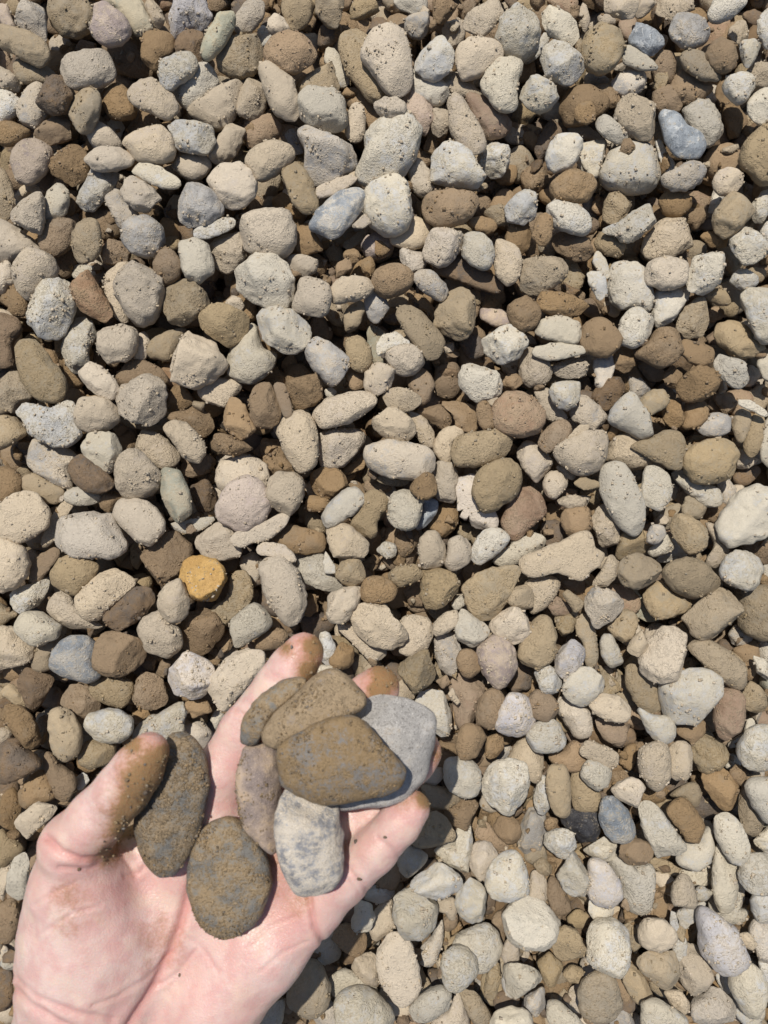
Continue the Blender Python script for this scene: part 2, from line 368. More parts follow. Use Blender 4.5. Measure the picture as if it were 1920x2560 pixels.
'F': (1280, 620, .38578, """
1o3a 50 170 70 80 200 60 340 60 370 130 320 210 160 305 80 270
2o1r 340 80 400 90 465 190 450 260 390 300 330 240
3w2f 525 100 550 20 600 70 635 150 620 210 570 160
4w3r 485 180 540 130 600 190 620 290 580 340 520 270
5w2r 640 120 720 90 810 100 880 220 900 350 860 410 780 390 700 400 640 300
6t3r 860 180 900 90 1010 55 1120 90 1145 160 1090 250 990 275 890 240
7w3r 1150 170 1180 60 1260 0 1370 50 1410 120 1360 220 1230 310 1140 280
8w2r 910 400 930 280 1070 260 1145 290 1080 420 980 510 930 490
9o2r 1060 480 1130 380 1230 320 1270 420 1260 530 1180 590 1090 560
10b3r 150 350 200 290 330 290 450 340 515 395 420 440 300 455 190 410
11b3r -30 400 30 330 110 325 180 410 160 500 80 540 0 500
12w3f 145 520 250 445 390 460 445 510 440 610 320 610 180 580
13b3r 445 590 500 480 590 460 680 540 690 620 610 705 500 680
14w3r 690 540 720 440 800 385 900 440 920 510 850 620 780 655 700 620
15w3f 130 680 180 640 310 615 430 630 480 665 400 700 260 730 170 710
16t2r 55 730 110 650 180 700 250 780 240 860 150 900 70 850
17t2r 255 780 340 730 500 700 520 730 470 820 390 850 290 830
18g2b 530 720 640 700 655 840 590 920 545 880
19b2a 655 720 710 645 780 670 790 760 740 810 680 790
20b3r 900 600 940 530 1040 530 1090 630 1060 720 970 775 890 740 810 690
21b3b 1085 640 1130 600 1290 640 1310 700 1280 780 1170 750 1110 710
22o2r 1310 560 1340 490 1450 480 1540 520 1560 590 1640 640 1540 710 1420 690 1340 630
23w3a 1485 310 1520 265 1650 255 1750 270 1780 400 1750 560 1640 620 1560 560 1520 450
24o2r 1250 310 1310 255 1400 290 1445 340 1380 375 1300 340
25w2r 1415 200 1460 150 1560 160 1590 230 1510 270 1440 230
26o1r 1330 0 1430 0 1490 100 1430 165 1400 120
28w3a 1320 690 1380 670 1500 740 1550 820 1500 900 1420 890 1330 790
29b3b 1095 860 1150 795 1250 780 1315 850 1290 950 1180 990 1110 940
30b2r 980 830 1040 760 1100 820 1080 910 1000 900
31b1r 810 770 870 740 980 790 970 860 890 860
32g1a 750 850 790 810 910 910 850 970 780 960
34d2r 520 940 600 850 700 810 740 880 690 990 620 1050 560 1010
35w3r 635 1090 700 980 770 945 840 1040 910 1120 920 1190 860 1235 750 1180 660 1140
36o3r 815 1030 870 940 960 920 1010 970 970 1040 870 1090
37b2a 985 1120 1000 980 1060 970 1110 1130 1060 1170
38b2r 1120 1090 1150 1010 1240 990 1260 1090 1180 1170 1110 1160
39w3a 245 920 290 870 430 860 440 960 390 1050 300 1030 260 980
40t2r 150 920 220 900 270 1000 355 1080 330 1120 240 1110 180 1020
41g2r 370 1080 400 1020 460 950 600 1060 610 1120 550 1180 430 1140
42b3r 180 1240 230 1160 340 1110 385 1170 350 1260 240 1320 190 1290
43t3f 360 1240 430 1150 495 1150 480 1200 400 1250
44t3r 275 1320 360 1250 480 1190 600 1200 620 1280 580 1420 460 1470 330 1410
45b2r 620 1210 650 1150 695 1150 690 1200 640 1250
46t2r 620 1340 670 1230 800 1220 880 1380 860 1420 760 1430 640 1380
47o3f 770 1290 900 1230 1020 1180 1100 1220 1110 1330 1080 1430 960 1400 850 1340
48o3r 1120 1430 1140 1310 1250 1250 1390 1245 1455 1330 1430 1460 1320 1515 1200 1520
49g2r 1210 1180 1260 1090 1360 1070 1430 1120 1400 1190 1290 1225
50b1a 1310 970 1380 910 1450 1000 1450 1060 1380 1080
51w3f 1460 990 1540 990 1650 1060 1640 1090 1540 1050 1470 1020
52o2r 1440 1100 1480 1040 1540 1060 1520 1200 1480 1265 1440 1190
53o2r 1530 1140 1570 1080 1615 1100 1600 1320 1550 1350 1510 1280
54t2r 30 1350 60 1280 130 1260 230 1330 260 1400 170 1510 90 1450
55t2r 200 1520 250 1450 320 1455 355 1530 290 1620 220 1600
56o3f 400 1530 450 1490 560 1510 560 1550 470 1570
57t2f 285 1420 320 1410 420 1480 400 1505 330 1480
58w3r 565 1500 600 1410 700 1400 780 1500 850 1659 850 1780 800 1850 700 1800 600 1640
59w3f 855 1460 900 1415 980 1440 1035 1550 1010 1659 940 1700 850 1640
60w2r 1020 1450 1100 1440 1200 1510 1340 1560 1360 1640 1280 1680 1150 1600
61g1r 1330 1520 1400 1500 1450 1560 1440 1640 1370 1650
62w2r 1610 1330 1630 1150 1680 1100 1740 1200 1720 1420 1650 1400
65t1a 1460 1300 1540 1350 1600 1380 1470 1460
66w2r 1590 760 1620 690 1700 680 1700 870 1640 850
"""),
'G': (0, 1240, .38578, """
1t3f -20 130 40 20 150 -30 260 10 315 110 280 210 170 290 40 290 -20 240
2t2f 270 320 310 190 380 60 430 15 470 60 400 180 350 300 290 350
3g3b 345 280 370 180 470 130 690 120 740 170 825 300 800 370 650 390 450 380 370 340
4t3r 735 130 780 40 900 20 1010 80 1065 190 1010 290 930 310 840 250
6w2f 1100 190 1160 170 1380 130 1370 170 1260 235 1160 235
7t2a 1265 300 1310 220 1420 170 1500 230 1560 370 1480 400 1370 420 1290 350
8t3f 1500 290 1540 240 1650 190 1780 130 1840 110 1860 160 1780 260 1640 310 1540 340
9t3r -40 290 60 290 150 340 185 450 140 560 50 610 -40 590
10b2f 195 540 220 430 330 340 390 370 320 480 240 575
11o3r 320 540 370 440 450 380 600 420 640 470 560 580 480 635 380 600
12t3r 490 660 560 560 690 460 800 500 860 560 800 640 690 760 640 810 550 790 490 720
13d3a 665 790 760 680 860 610 950 600 1000 690 950 760 830 850 740 860
14t2r 305 730 350 640 430 630 490 700 560 780 680 830 500 860 380 830
15w2a 40 690 80 620 200 570 300 560 280 660 200 740 100 760
16w3r 105 850 130 770 230 745 300 790 400 850 330 930 250 970 150 920
17t2r -40 870 80 850 130 900 205 990 180 1090 70 1115 -40 1100
18u3r 330 1080 380 980 480 910 580 920 630 990 620 1080 650 1160 560 1205 430 1170 350 1130
19b3r 620 1060 640 920 740 870 870 880 950 1000 900 1100 780 1165 660 1150
20o2r 210 1070 240 980 380 920 440 890 350 1000 330 1120 240 1135
21t3r 905 860 960 770 1060 750 1150 850 1180 960 1090 1035 980 1020 920 940
22t3r 1020 680 1080 580 1160 540 1220 670 1200 780 1120 825 1050 770
23y3r 1165 540 1200 440 1310 405 1430 450 1470 540 1430 660 1320 725 1220 690 1180 620
24o2f 1380 730 1470 650 1500 510 1580 490 1640 600 1600 730 1470 840 1400 820
25b2a 915 370 1000 280 1110 235 1200 290 1220 400 1140 530 1030 610 980 530 940 440
26o1r 850 310 900 300 940 460 900 490 850 420
27b2a 1165 850 1240 740 1360 730 1450 860 1380 980 1290 1035 1190 1010
28w3b 1500 820 1570 740 1650 700 1740 780 1750 850 1650 920 1560 980 1520 920
29g1r 1555 430 1620 370 1659 380 1700 450 1680 570 1630 560
30v3a 1070 1190 1130 1090 1190 1020 1300 1040 1385 1130 1330 1310 1220 1300 1110 1270
31t3r 1330 1230 1420 1110 1500 1000 1580 980 1680 1010 1690 1120 1560 1280 1440 1420 1370 1380 1340 1310
32b1r 1390 980 1470 870 1520 960 1450 1030
33b2r 870 1250 930 1145 1040 1190 1065 1350 980 1385 890 1340
34b1r 940 1100 960 1030 1005 1060 990 1140
35b1r 1010 1150 1040 1060 1110 1080 1060 1180
36o2r 580 1270 640 1180 760 1170 860 1200 860 1290 790 1365 670 1340
37b2a 370 1330 440 1240 560 1230 650 1360 600 1430 530 1490 450 1400
38d2a 100 1180 200 1120 320 1170 370 1190 240 1370 190 1380 150 1270
39o2r 0 1270 70 1210 150 1290 190 1370 80 1340
40w3r 540 1480 610 1400 760 1380 860 1450 840 1550 740 1600 620 1570
41w2a 820 1600 870 1500 1000 1420 1180 1330 1185 1450 1170 1560 1000 1680 850 1700
42b3r 10 1400 60 1365 180 1400 250 1520 260 1620 160 1610 60 1540
43o3r 320 1480 330 1390 400 1370 480 1430 530 1560 500 1680 430 1720 350 1650
44g1r 1180 1490 1300 1460 1370 1540 1310 1640 1180 1600
45b2r 1190 1340 1330 1320 1370 1390 1260 1430
46w1r 1370 1440 1400 1390 1450 1420 1400 1520
47b1r 850 1400 960 1380 980 1420 880 1470
48o2r 530 1659 590 1580 720 1610 720 1700 620 1760 540 1730
49o1r -30 690 60 730 120 760 0 850 -40 840
"""),
'H': (640, 1240, .38578, """
2b2r 320 40 360 0 450 10 480 50 420 100 340 95
3w3b 420 160 460 70 550 -20 640 -60 695 0 680 60 560 160 460 205
4o3r 620 170 680 80 690 0 760 -40 840 0 850 70 790 160 780 260 710 265 640 220
5w3r 855 100 860 20 930 -30 1060 -20 1080 60 1040 190 960 220 880 170
6u2r 1080 60 1110 0 1170 10 1170 110 1110 190 1040 215
7o1r 310 150 330 90 420 130 450 220 390 235 330 200
8b2r 110 290 180 200 300 200 430 240 450 310 390 370 250 365 160 330
9t3r 460 280 470 200 580 180 680 250 725 310 690 390 570 435 500 390
10t3f 0 340 60 305 180 320 265 400 230 425 100 390 20 380
11t3r 20 480 60 410 150 390 240 450 310 580 325 700 280 810 210 835 130 760 60 640
12w2r 255 450 310 390 430 380 490 470 560 580 480 625 370 600 280 530
13w3f 435 440 450 365 510 450 510 500 450 500
14o3r 520 490 550 430 650 400 710 480 690 560 600 575 530 540
15t3a 425 670 480 630 600 590 670 600 660 700 590 800 510 820 440 740
16b3r 680 600 720 530 820 520 910 590 890 660 810 690 700 680
17o3r 860 520 920 460 1030 445 1090 490 1040 550 930 585
18b1r 955 620 1000 580 1080 560 1090 700 1010 710
19w2r 780 350 830 300 900 310 910 380 840 400
20b1r 900 300 930 230 1040 220 1050 310 980 390 910 360
21t3r 1055 330 1090 250 1170 240 1220 330 1220 430 1090 470 1060 400
22t3r 1235 390 1250 290 1320 255 1390 330 1380 430 1290 485 1230 450
23w3r 1395 370 1430 270 1530 205 1610 230 1635 290 1560 380 1460 440 1400 420
24w2r 1530 430 1600 360 1680 300 1790 240 1860 260 1870 310 1790 380 1700 440 1600 460
25o3a 1085 650 1090 460 1180 445 1270 500 1320 600 1270 680 1160 745 1090 700
26o3r 1355 640 1370 560 1480 480 1640 450 1690 500 1660 620 1570 780 1490 810 1400 750
27b1r 1340 500 1370 450 1460 450 1440 510 1370 560
28o1f 1110 750 1250 700 1250 750 1160 795
29w2r 1265 700 1300 650 1350 650 1350 720 1290 735
30t3r 1150 880 1180 800 1280 740 1310 780 1270 860 1180 910
31w3a 1300 830 1330 740 1400 780 1500 850 1490 930 1390 985 1310 940
32t3a 615 800 650 720 810 700 870 780 960 860 975 960 900 1000 760 970 670 900
33t2r 935 820 1000 785 1110 800 1145 880 1100 1000 1030 1035 940 1000 970 900
34t2r 530 850 620 830 700 930 770 985 890 1000 830 1070 730 1050 640 970
35g2r 1160 970 1190 890 1280 880 1310 960 1330 1050 1300 1140 1240 1160 1180 1080
36b3r 1300 1060 1350 990 1430 1020 1460 1110 1400 1180 1330 1150
37p3r 1430 1010 1490 930 1580 910 1660 980 1690 1100 1620 1220 1540 1230 1470 1130
38t3r 1510 850 1560 770 1660 720 1750 780 1780 870 1720 950 1640 950 1560 910
39o3a 910 1120 990 1060 1120 1000 1170 1100 1150 1210 1050 1295 970 1220
40b2a 480 1060 560 950 640 990 640 1080 580 1135 500 1110
41w2r 410 900 460 880 510 960 500 1040 420 1075
42w2r 330 1190 400 1100 500 1100 560 1150 450 1250
43b2r 580 1160 630 1135 670 1175 620 1205
44o1a 700 1070 780 1060 830 1090 760 1150 700 1160
45b2r 0 950 100 850 200 880 190 960 80 1000 10 1000
46r2a 1265 1260 1270 1180 1390 1150 1500 1200 1440 1360 1420 1480 1330 1520 1290 1400
47b3r 1430 1430 1460 1300 1540 1245 1600 1320 1590 1440 1530 1510 1460 1490
48w2r 1040 1330 1180 1230 1240 1310 1270 1420 1250 1530 1190 1560 1120 1480
49b3r 1300 1600 1330 1500 1410 1480 1480 1540 1460 1640 1400 1700 1320 1690
50b2r 1480 1580 1590 1540 1600 1640 1560 1700 1490 1700
51v3r 1560 1510 1600 1350 1650 1285 1740 1290 1800 1380 1800 1480 1740 1550 1640 1560
52b2r 1170 1200 1230 1160 1260 1210 1210 1245
53t3f 1245 1290 1270 1245 1320 1330 1300 1350
54b1a 700 430 760 380 810 400 780 460 720 465
55b1a 320 640 380 620 400 740 320 800
57b1r 1140 150 1200 50 1280 40 1310 170 1220 270 1130 230
"""),
'I': (1280, 1240, .38578, """
1r2r -60 150 0 0 120 -60 200 0 205 110 110 220 40 290 -30 260
2t3f 50 430 150 370 300 300 440 230 510 250 530 330 585 380 530 470 420 535 290 500 140 530 70 490
3b2r 320 170 350 90 480 70 510 150 500 230 380 270
4t2r 290 50 330 0 520 0 510 50 420 100
5t2r 520 170 560 70 620 50 680 160 690 260 650 370 590 340 550 260
6o2r 690 330 720 220 850 190 875 290 870 370 780 390 690 410
7g3r 880 250 900 190 970 190 990 260 930 315 885 300
8w2b 880 360 1000 250 1050 310 1040 350 920 400
9w1a 940 400 1040 330 1020 250 1150 370 1050 420 960 430
10o3r 1040 210 1070 130 1150 130 1250 210 1295 320 1250 390 1170 380 1080 300
11w3r 1355 210 1420 80 1480 -20 1580 -80 1700 -60 1740 100 1659 230 1560 300 1440 320 1380 280
12t2r 1250 200 1290 180 1390 230 1410 330 1350 470 1260 430 1310 310
13o2r 1105 60 1150 0 1270 90 1250 140 1170 155 1110 110
14o1r 920 120 1080 50 1100 130 1040 230 940 190
15o3r 690 480 730 400 830 375 940 420 965 500 900 590 790 600 700 550
16t3r 520 580 580 480 620 390 680 380 690 470 640 570 590 615
17g3a 455 660 520 600 660 620 720 680 700 760 560 845 490 760
18o3r 975 490 1060 420 1170 400 1270 460 1350 560 1310 620 1170 650 1040 600
19o2r 855 640 960 560 1060 630 1150 660 1130 740 960 795 880 730
20w3r 1345 490 1400 390 1490 355 1590 400 1620 490 1570 600 1450 590 1370 540
21o3r 1130 780 1180 690 1300 610 1410 595 1465 680 1440 820 1330 940 1230 940 1150 860
22e1f 750 640 800 610 880 720 960 790 870 810 800 760
23o2r 1480 640 1540 600 1659 590 1740 640 1740 860 1640 920 1540 900 1490 820
24g1r 1400 900 1450 830 1550 910 1530 960 1440 965
25b1r 1490 300 1600 250 1700 260 1700 440 1600 430
26w1r 1625 460 1700 450 1700 570 1640 560
27t2r 80 570 200 510 290 530 305 600 220 720 130 765 110 680
28o3r -30 650 30 580 100 580 145 660 120 730 20 735
29r2r 225 700 290 650 400 740 360 770 270 770
30o3r 330 650 360 610 460 680 440 740 400 740
31o3r 55 990 110 860 180 780 250 800 285 920 250 1050 150 1120 70 1090
32o2a 280 800 410 755 400 850 350 930 300 880
33o2r 410 880 430 780 490 770 540 880 560 1030 540 1110 480 1080 460 960
34v3a 275 1050 310 950 400 925 475 1000 440 1120 360 1190 290 1130
35o2a 630 840 700 750 790 760 825 850 770 930 690 935
36w2r 570 920 640 900 690 990 725 1080 650 1110 590 1050
37t3r 750 1010 790 920 870 860 900 910 860 1010 790 1055
38t3r 835 1090 870 970 950 880 1030 845 1120 890 1150 1010 1100 1130 980 1200 870 1180
39o3b 1155 1010 1190 950 1300 950 1440 1030 1535 1120 1520 1220 1400 1230 1290 1140
40w3b 985 1220 1060 1150 1170 1115 1290 1170 1335 1280 1320 1390 1210 1465 1080 1470 1010 1390
41o2f 735 1170 750 1090 850 1130 970 1210 990 1330 930 1420 830 1370 760 1270
42w3r 140 1150 200 1100 280 1130 330 1210 270 1300 200 1260
43w3b 330 1240 380 1150 470 1105 550 1140 605 1220 540 1310 450 1355 350 1310
44o1f 480 1350 600 1250 560 1100 710 1240 640 1290
45t3r 495 1360 560 1300 690 1300 780 1390 740 1450 640 1465 540 1410
46g2r 295 1380 310 1310 400 1330 500 1420 515 1530 450 1580 370 1500
47b3r 110 1310 170 1260 270 1310 300 1380 260 1450 170 1450 120 1390
48w3r 90 1560 150 1480 270 1450 340 1550 330 1620 230 1659 130 1640
49r2r 530 1470 610 1450 740 1490 765 1570 720 1650 620 1600 560 1530
50w3r 830 1430 820 1380 920 1420 1020 1430 1060 1530 1030 1600 940 1590 870 1510
51b2r 1070 1500 1240 1460 1250 1530 1170 1590 1090 1550
52r3b 1310 1420 1345 1270 1470 1270 1500 1380 1480 1530 1400 1585 1330 1530
53o2r 1490 1350 1540 1210 1640 1280 1659 1390 1590 1410 1520 1380
54w2r 1560 1040 1600 1020 1659 1100 1670 1230 1600 1170
55w1r 1400 1610 1500 1530 1520 1440 1570 1470 1540 1570 1440 1630
56w3r 1470 1610 1540 1510 1640 1480 1740 1510 1740 1720 1640 1780 1530 1760 1480 1690
57o2r 1180 1600 1260 1530 1390 1580 1390 1680 1330 1770 1250 1790 1190 1720
58t3f 450 1640 500 1590 600 1620 680 1660 690 1720 640 1770 560 1730 470 1690
60d1r -20 1090 60 1080 130 1150 110 1240 0 1250
62b1r 1060 800 1130 860 1190 960 1150 980 1080 860
63b1r 1440 1000 1580 940 1600 1100 1540 1200 1500 1100
64r1r 330 560 460 540 470 600 430 640 350 600
65d1r 200 170 330 160 360 260 230 320 190 250
"""),
'J': (640, 1920, .38578, """
1t2r 1110 0 1210 0 1210 60 1160 110 1080 100
2w3r 1220 60 1225 -30 1300 -60 1420 -20 1455 90 1410 170 1330 180 1250 130
3w3r 1465 120 1500 0 1600 -60 1720 -40 1760 60 1740 200 1650 300 1560 260 1490 200
4o2r 1070 120 1180 115 1320 170 1310 220 1230 260 1130 260
5b2a 1160 280 1290 230 1380 180 1450 280 1400 370 1300 370
6o3r 1000 470 1080 330 1180 290 1290 420 1260 500 1150 520 1050 510
7w2a 1140 540 1280 490 1300 390 1400 400 1390 540 1370 660 1310 680 1200 600
8w3r 920 610 990 510 1080 530 1115 590 1050 660 990 715 930 660
9w3r 1000 740 1100 670 1190 620 1310 690 1340 760 1280 830 1150 865 1020 790
10w3a 895 860 950 810 1090 780 1140 840 1170 960 1130 1080 1070 1160 980 1100 920 980
11b2r 780 760 850 660 920 620 935 700 900 770 830 780
12w2r 690 850 750 780 900 750 900 810 810 870 730 880
13w3r 640 900 690 860 770 890 760 1000 720 1065 620 1040
14t2a 770 930 860 830 905 900 900 1010 800 1120 740 1070
15b2r 495 1080 560 1020 720 1060 720 1130 680 1215 570 1190 510 1150
16g1r 1060 1190 1150 1080 1190 1000 1210 1090 1170 1240 1110 1285 1060 1250
17t3f 775 1220 800 1120 900 1075 1000 1140 1050 1270 1060 1400 1020 1500 940 1525 850 1440 790 1330
18o1r 1050 1290 1130 1400 1100 1480 1020 1500 1050 1420
19t2a 620 1260 680 1210 780 1210 800 1380 720 1390 640 1330
20o3r 200 1480 270 1310 380 1270 450 1330 475 1470 430 1560 340 1590 240 1560
21w2r 480 1380 560 1310 680 1350 780 1410 780 1470 640 1450 520 1480
22w3r 515 1530 560 1460 680 1440 800 1510 880 1610 860 1720 700 1740 560 1690
23w3r 1000 1560 1060 1480 1180 1410 1260 1460 1240 1550 1120 1640 1020 1630
24w3r 1200 1270 1230 1190 1330 1165 1420 1240 1415 1340 1320 1430 1230 1400
25w2r 1280 1150 1340 1070 1480 1030 1570 1090 1585 1210 1500 1300 1420 1310 1430 1230 1340 1170
26w3r 1290 870 1340 770 1430 710 1490 780 1510 900 1460 980 1370 995 1310 930
28t2a 1385 540 1490 475 1580 570 1500 660 1480 750 1390 640
29t2r 1180 920 1190 860 1280 845 1300 930 1270 990 1220 940
31t2r 1590 1220 1620 1120 1700 1140 1700 1260 1620 1270
32o2r 1480 1440 1500 1330 1580 1250 1580 1390 1540 1500 1490 1500
33o2r 1320 1450 1420 1450 1520 1600 1480 1680 1400 1650
34w2r 1600 1370 1620 1270 1700 1290 1720 1400 1660 1480 1610 1450
36t1r 1150 1640 1260 1540 1300 1440 1380 1640 1360 1720 1200 1720
37t1r 790 1490 820 1400 900 1500 1000 1540 1000 1659 900 1640
38g1r 360 1600 480 1500 540 1600 540 1700 420 1680
39b1r 160 1659 180 1530 320 1590 320 1700 200 1720
40w2r 0 1659 80 1560 160 1500 175 1570 140 1700 20 1720
41w1r 340 1250 420 1130 490 1060 550 1200 470 1260 380 1270
44r1a 1400 420 1480 340 1560 430 1640 510 1560 560 1480 480
45b2a 1550 400 1590 320 1670 320 1720 420 1650 490 1580 450
"""),
'K': (1280, 1860, .38578, """
71w3r -165 900 -140 800 -60 720 30 700 95 850 100 950 40 1020 -80 1010 -140 970
72w3r -70 1160 -30 1060 80 1010 180 1050 290 1160 290 1250 200 1320 40 1345 -60 1270
1t2r -20 90 60 -20 150 -20 200 80 190 180 170 240 90 210 -10 170
2r2r 235 80 330 50 400 -20 480 80 460 150 390 175 290 140
3o3r 220 250 250 150 320 140 370 210 385 420 350 480 290 460 240 360
4w2r 150 330 190 190 230 290 270 440 210 470 160 420
5o2r 385 210 450 190 500 270 575 330 550 430 450 440 400 390
6w3r 445 190 480 120 530 100 640 170 620 260 560 300 480 260
7t3r 645 310 720 240 800 215 865 290 850 370 780 415 700 370
8u3r 565 440 590 360 650 345 740 420 800 530 790 620 720 640 630 600 580 530
9k2a 310 500 400 430 540 450 570 560 500 650 440 650 400 570
10w3r 210 620 230 580 340 545 410 590 400 670 330 740 270 710 215 660
11b2r 210 510 240 470 295 490 280 550 230 560
12g1r 25 660 50 500 130 400 210 440 210 600 190 700 120 740 50 710
13t3r 810 100 840 10 940 -20 1010 20 1030 150 1010 250 950 305 880 270 830 180
14t3a 1020 60 1050 0 1140 0 1175 50 1140 200 1080 235 1030 190
15w3r 830 440 870 380 940 410 1060 560 1125 670 1080 750 990 770 920 690 850 560
16b3r 1000 430 1050 370 1130 360 1200 440 1255 540 1220 620 1150 635 1090 560 1030 490
17w2r 1070 760 1130 640 1250 620 1270 540 1300 640 1270 750 1200 805
18o2r 1020 340 1100 270 1190 250 1225 330 1190 410 1100 350
19b2a 1230 200 1340 150 1450 240 1490 290 1440 400 1370 430 1280 330
20w3r 1515 290 1560 220 1650 215 1740 260 1740 480 1659 510 1580 430
21o2a 1460 350 1510 280 1600 430 1650 520 1550 610 1500 580
22w3r 1315 520 1350 455 1420 460 1510 580 1530 680 1480 785 1400 740 1340 640
23w2r 1290 800 1330 660 1400 750 1470 800 1470 920 1450 1050 1370 1085 1310 1000
24w1r 1280 1030 1310 960 1370 1090 1450 1050 1480 970 1530 1100 1470 1150 1380 1160 1300 1100
25v3r 1205 1140 1260 1080 1380 1150 1460 1220 1520 1370 1450 1450 1340 1475 1250 1390 1215 1250
26w3r 1490 860 1520 750 1620 720 1720 750 1720 910 1610 950 1510 930
27w2a 1560 640 1659 540 1720 600 1659 710
28w2r 1545 1020 1580 960 1680 940 1720 1050 1660 1170 1580 1130
29g2r 1530 1220 1590 1150 1720 1220 1720 1380 1620 1400 1560 1310
30t3r 1480 1240 1530 1225 1580 1290 1550 1335 1495 1300
31b3r 680 700 720 640 830 620 915 690 870 760 770 790 700 740
32w2r 635 760 700 730 770 790 880 770 910 900 900 1030 850 1110 760 1070 700 900
33v3r 495 760 560 740 630 790 700 900 710 990 640 1055 550 1040 490 960 500 850
34w3r 300 840 340 740 430 700 500 790 500 910 430 995 350 950 310 890
35w2r 450 700 520 640 600 590 670 640 660 720 600 760 510 730
36w2r 480 1060 510 1000 600 1050 680 1010 680 1090 610 1165 540 1140
37o2r 140 780 200 735 260 790 250 860 180 840
38t2r 110 940 130 830 200 850 240 960 200 1030 120 1000
39b2r 225 960 250 870 320 920 380 1040 350 1105 270 1080
40o3r 260 1300 330 1190 400 1200 455 1310 440 1400 370 1425 290 1370
41w3b 480 1300 500 1220 600 1165 690 1180 760 1260 770 1380 720 1475 610 1470 500 1400
42t3r 830 1210 860 1140 950 1130 1030 1190 1050 1270 980 1350 880 1330 830 1280
43w2f 1020 1160 1040 1075 1080 1190 1130 1280 1120 1390 1070 1410 1040 1310
44o3r 800 1400 840 1345 960 1350 1050 1360 1090 1500 1080 1580 1020 1605 900 1530 830 1460
45t2r 1080 1480 1100 1380 1190 1290 1250 1380 1295 1490 1290 1590 1230 1645 1150 1600
46o1f 895 790 920 740 1080 790 1090 840 1030 850 940 820
47t1r 910 850 1000 830 1050 880 1030 980 960 930
48t3r 1035 950 1080 860 1150 880 1195 980 1190 1040 1100 1050 1040 1020
49w2r 1190 940 1230 920 1295 960 1260 1015 1200 1010
50w2f 1070 1100 1150 1050 1250 1020 1230 1110 1110 1200
51w1r 1090 830 1280 770 1280 880 1190 920 1130 880
52o2a 170 1450 240 1370 330 1430 300 1530 240 1570
53o2r 330 1490 380 1440 460 1460 440 1530 370 1540
54w3r -20 1430 100 1425 190 1490 195 1560 120 1620 30 1659 -30 1580
55o3f 430 1600 490 1500 590 1470 670 1540 700 1640 690 1740 620 1800 520 1800 450 1720
56o2r 720 1490 770 1400 830 1480 910 1600 900 1670 830 1690 750 1600
57w3r 1410 1540 1450 1450 1550 1425 1620 1490 1640 1600 1610 1720 1560 1780 1480 1700 1430 1620
58w1r 1320 1500 1350 1480 1420 1500 1400 1610 1340 1560
59w2r 1600 1420 1659 1380 1700 1450 1700 1570 1640 1560
60g2r 1150 1700 1250 1640 1340 1560 1440 1680 1450 1770 1250 1800 1150 1770
61o1r 720 1190 790 1150 840 1290 800 1360 760 1280
62b1f 900 1100 930 900 1000 1010 1010 1100 950 1140
65b2r 1410 170 1460 135 1520 210 1500 270 1430 240
66b1r 690 130 740 20 800 0 800 120 760 170
68w1r 1400 60 1460 90 1480 130 1380 150
69b1r 1480 1170 1540 1030 1560 1120 1540 1210
"""),
'M': (1280, 2360, .38578, """
35w3r -160 520 -110 440 0 410 90 440 140 520 100 600 -100 600
1w3r 225 480 250 400 340 400 430 470 480 560 300 600
2g2r 65 370 130 320 200 290 215 400 180 460 110 440
3w3r 840 480 850 390 940 360 1060 430 1140 500 1100 600 870 600
4t2r 990 320 1080 300 1150 380 1130 460 1050 420
5t1r 350 370 400 250 440 280 440 430 480 480 400 450
6g1r 610 510 690 420 740 390 790 510 700 560
7w2r 1445 440 1500 420 1580 490 1640 400 1620 500 1560 560 1480 500
8b1r 640 190 690 180 770 350 740 375 700 330
"""),
'L': (0, 1780, .3528, """
2d3r -20 280 80 190 180 260 290 350 270 400 150 460 20 515 -30 480
3b2r 300 340 340 290 420 370 530 450 530 560 460 630 380 590 320 440
4b2r 130 580 200 470 300 415 380 520 400 600 270 650 180 680
5t3r 115 780 200 680 320 610 440 640 380 720 260 840 190 905 130 850
6b2a 0 640 80 540 140 650 120 750 120 860 30 820 -20 740
7o2r 0 830 80 880 170 960 80 1060 0 1090 -30 950
8w3r 50 1260 90 1050 190 980 200 1150 180 1320 100 1330
9t2r 0 1100 80 1070 50 1300 0 1340 -30 1200
10b2r 0 1360 80 1325 130 1400 120 1560 60 1640 -20 1600
11g1r 0 1640 60 1680 20 1760 -20 1770
12w1r 10 1780 60 1690 120 1750 100 1850 40 1830
13d1r -20 1820 80 1850 100 2000 40 2100 -20 2120
14b1r 255 100 300 0 360 50 330 200 370 280 300 290 280 200
15w1r 540 470 590 430 640 480 560 560
"""),
}
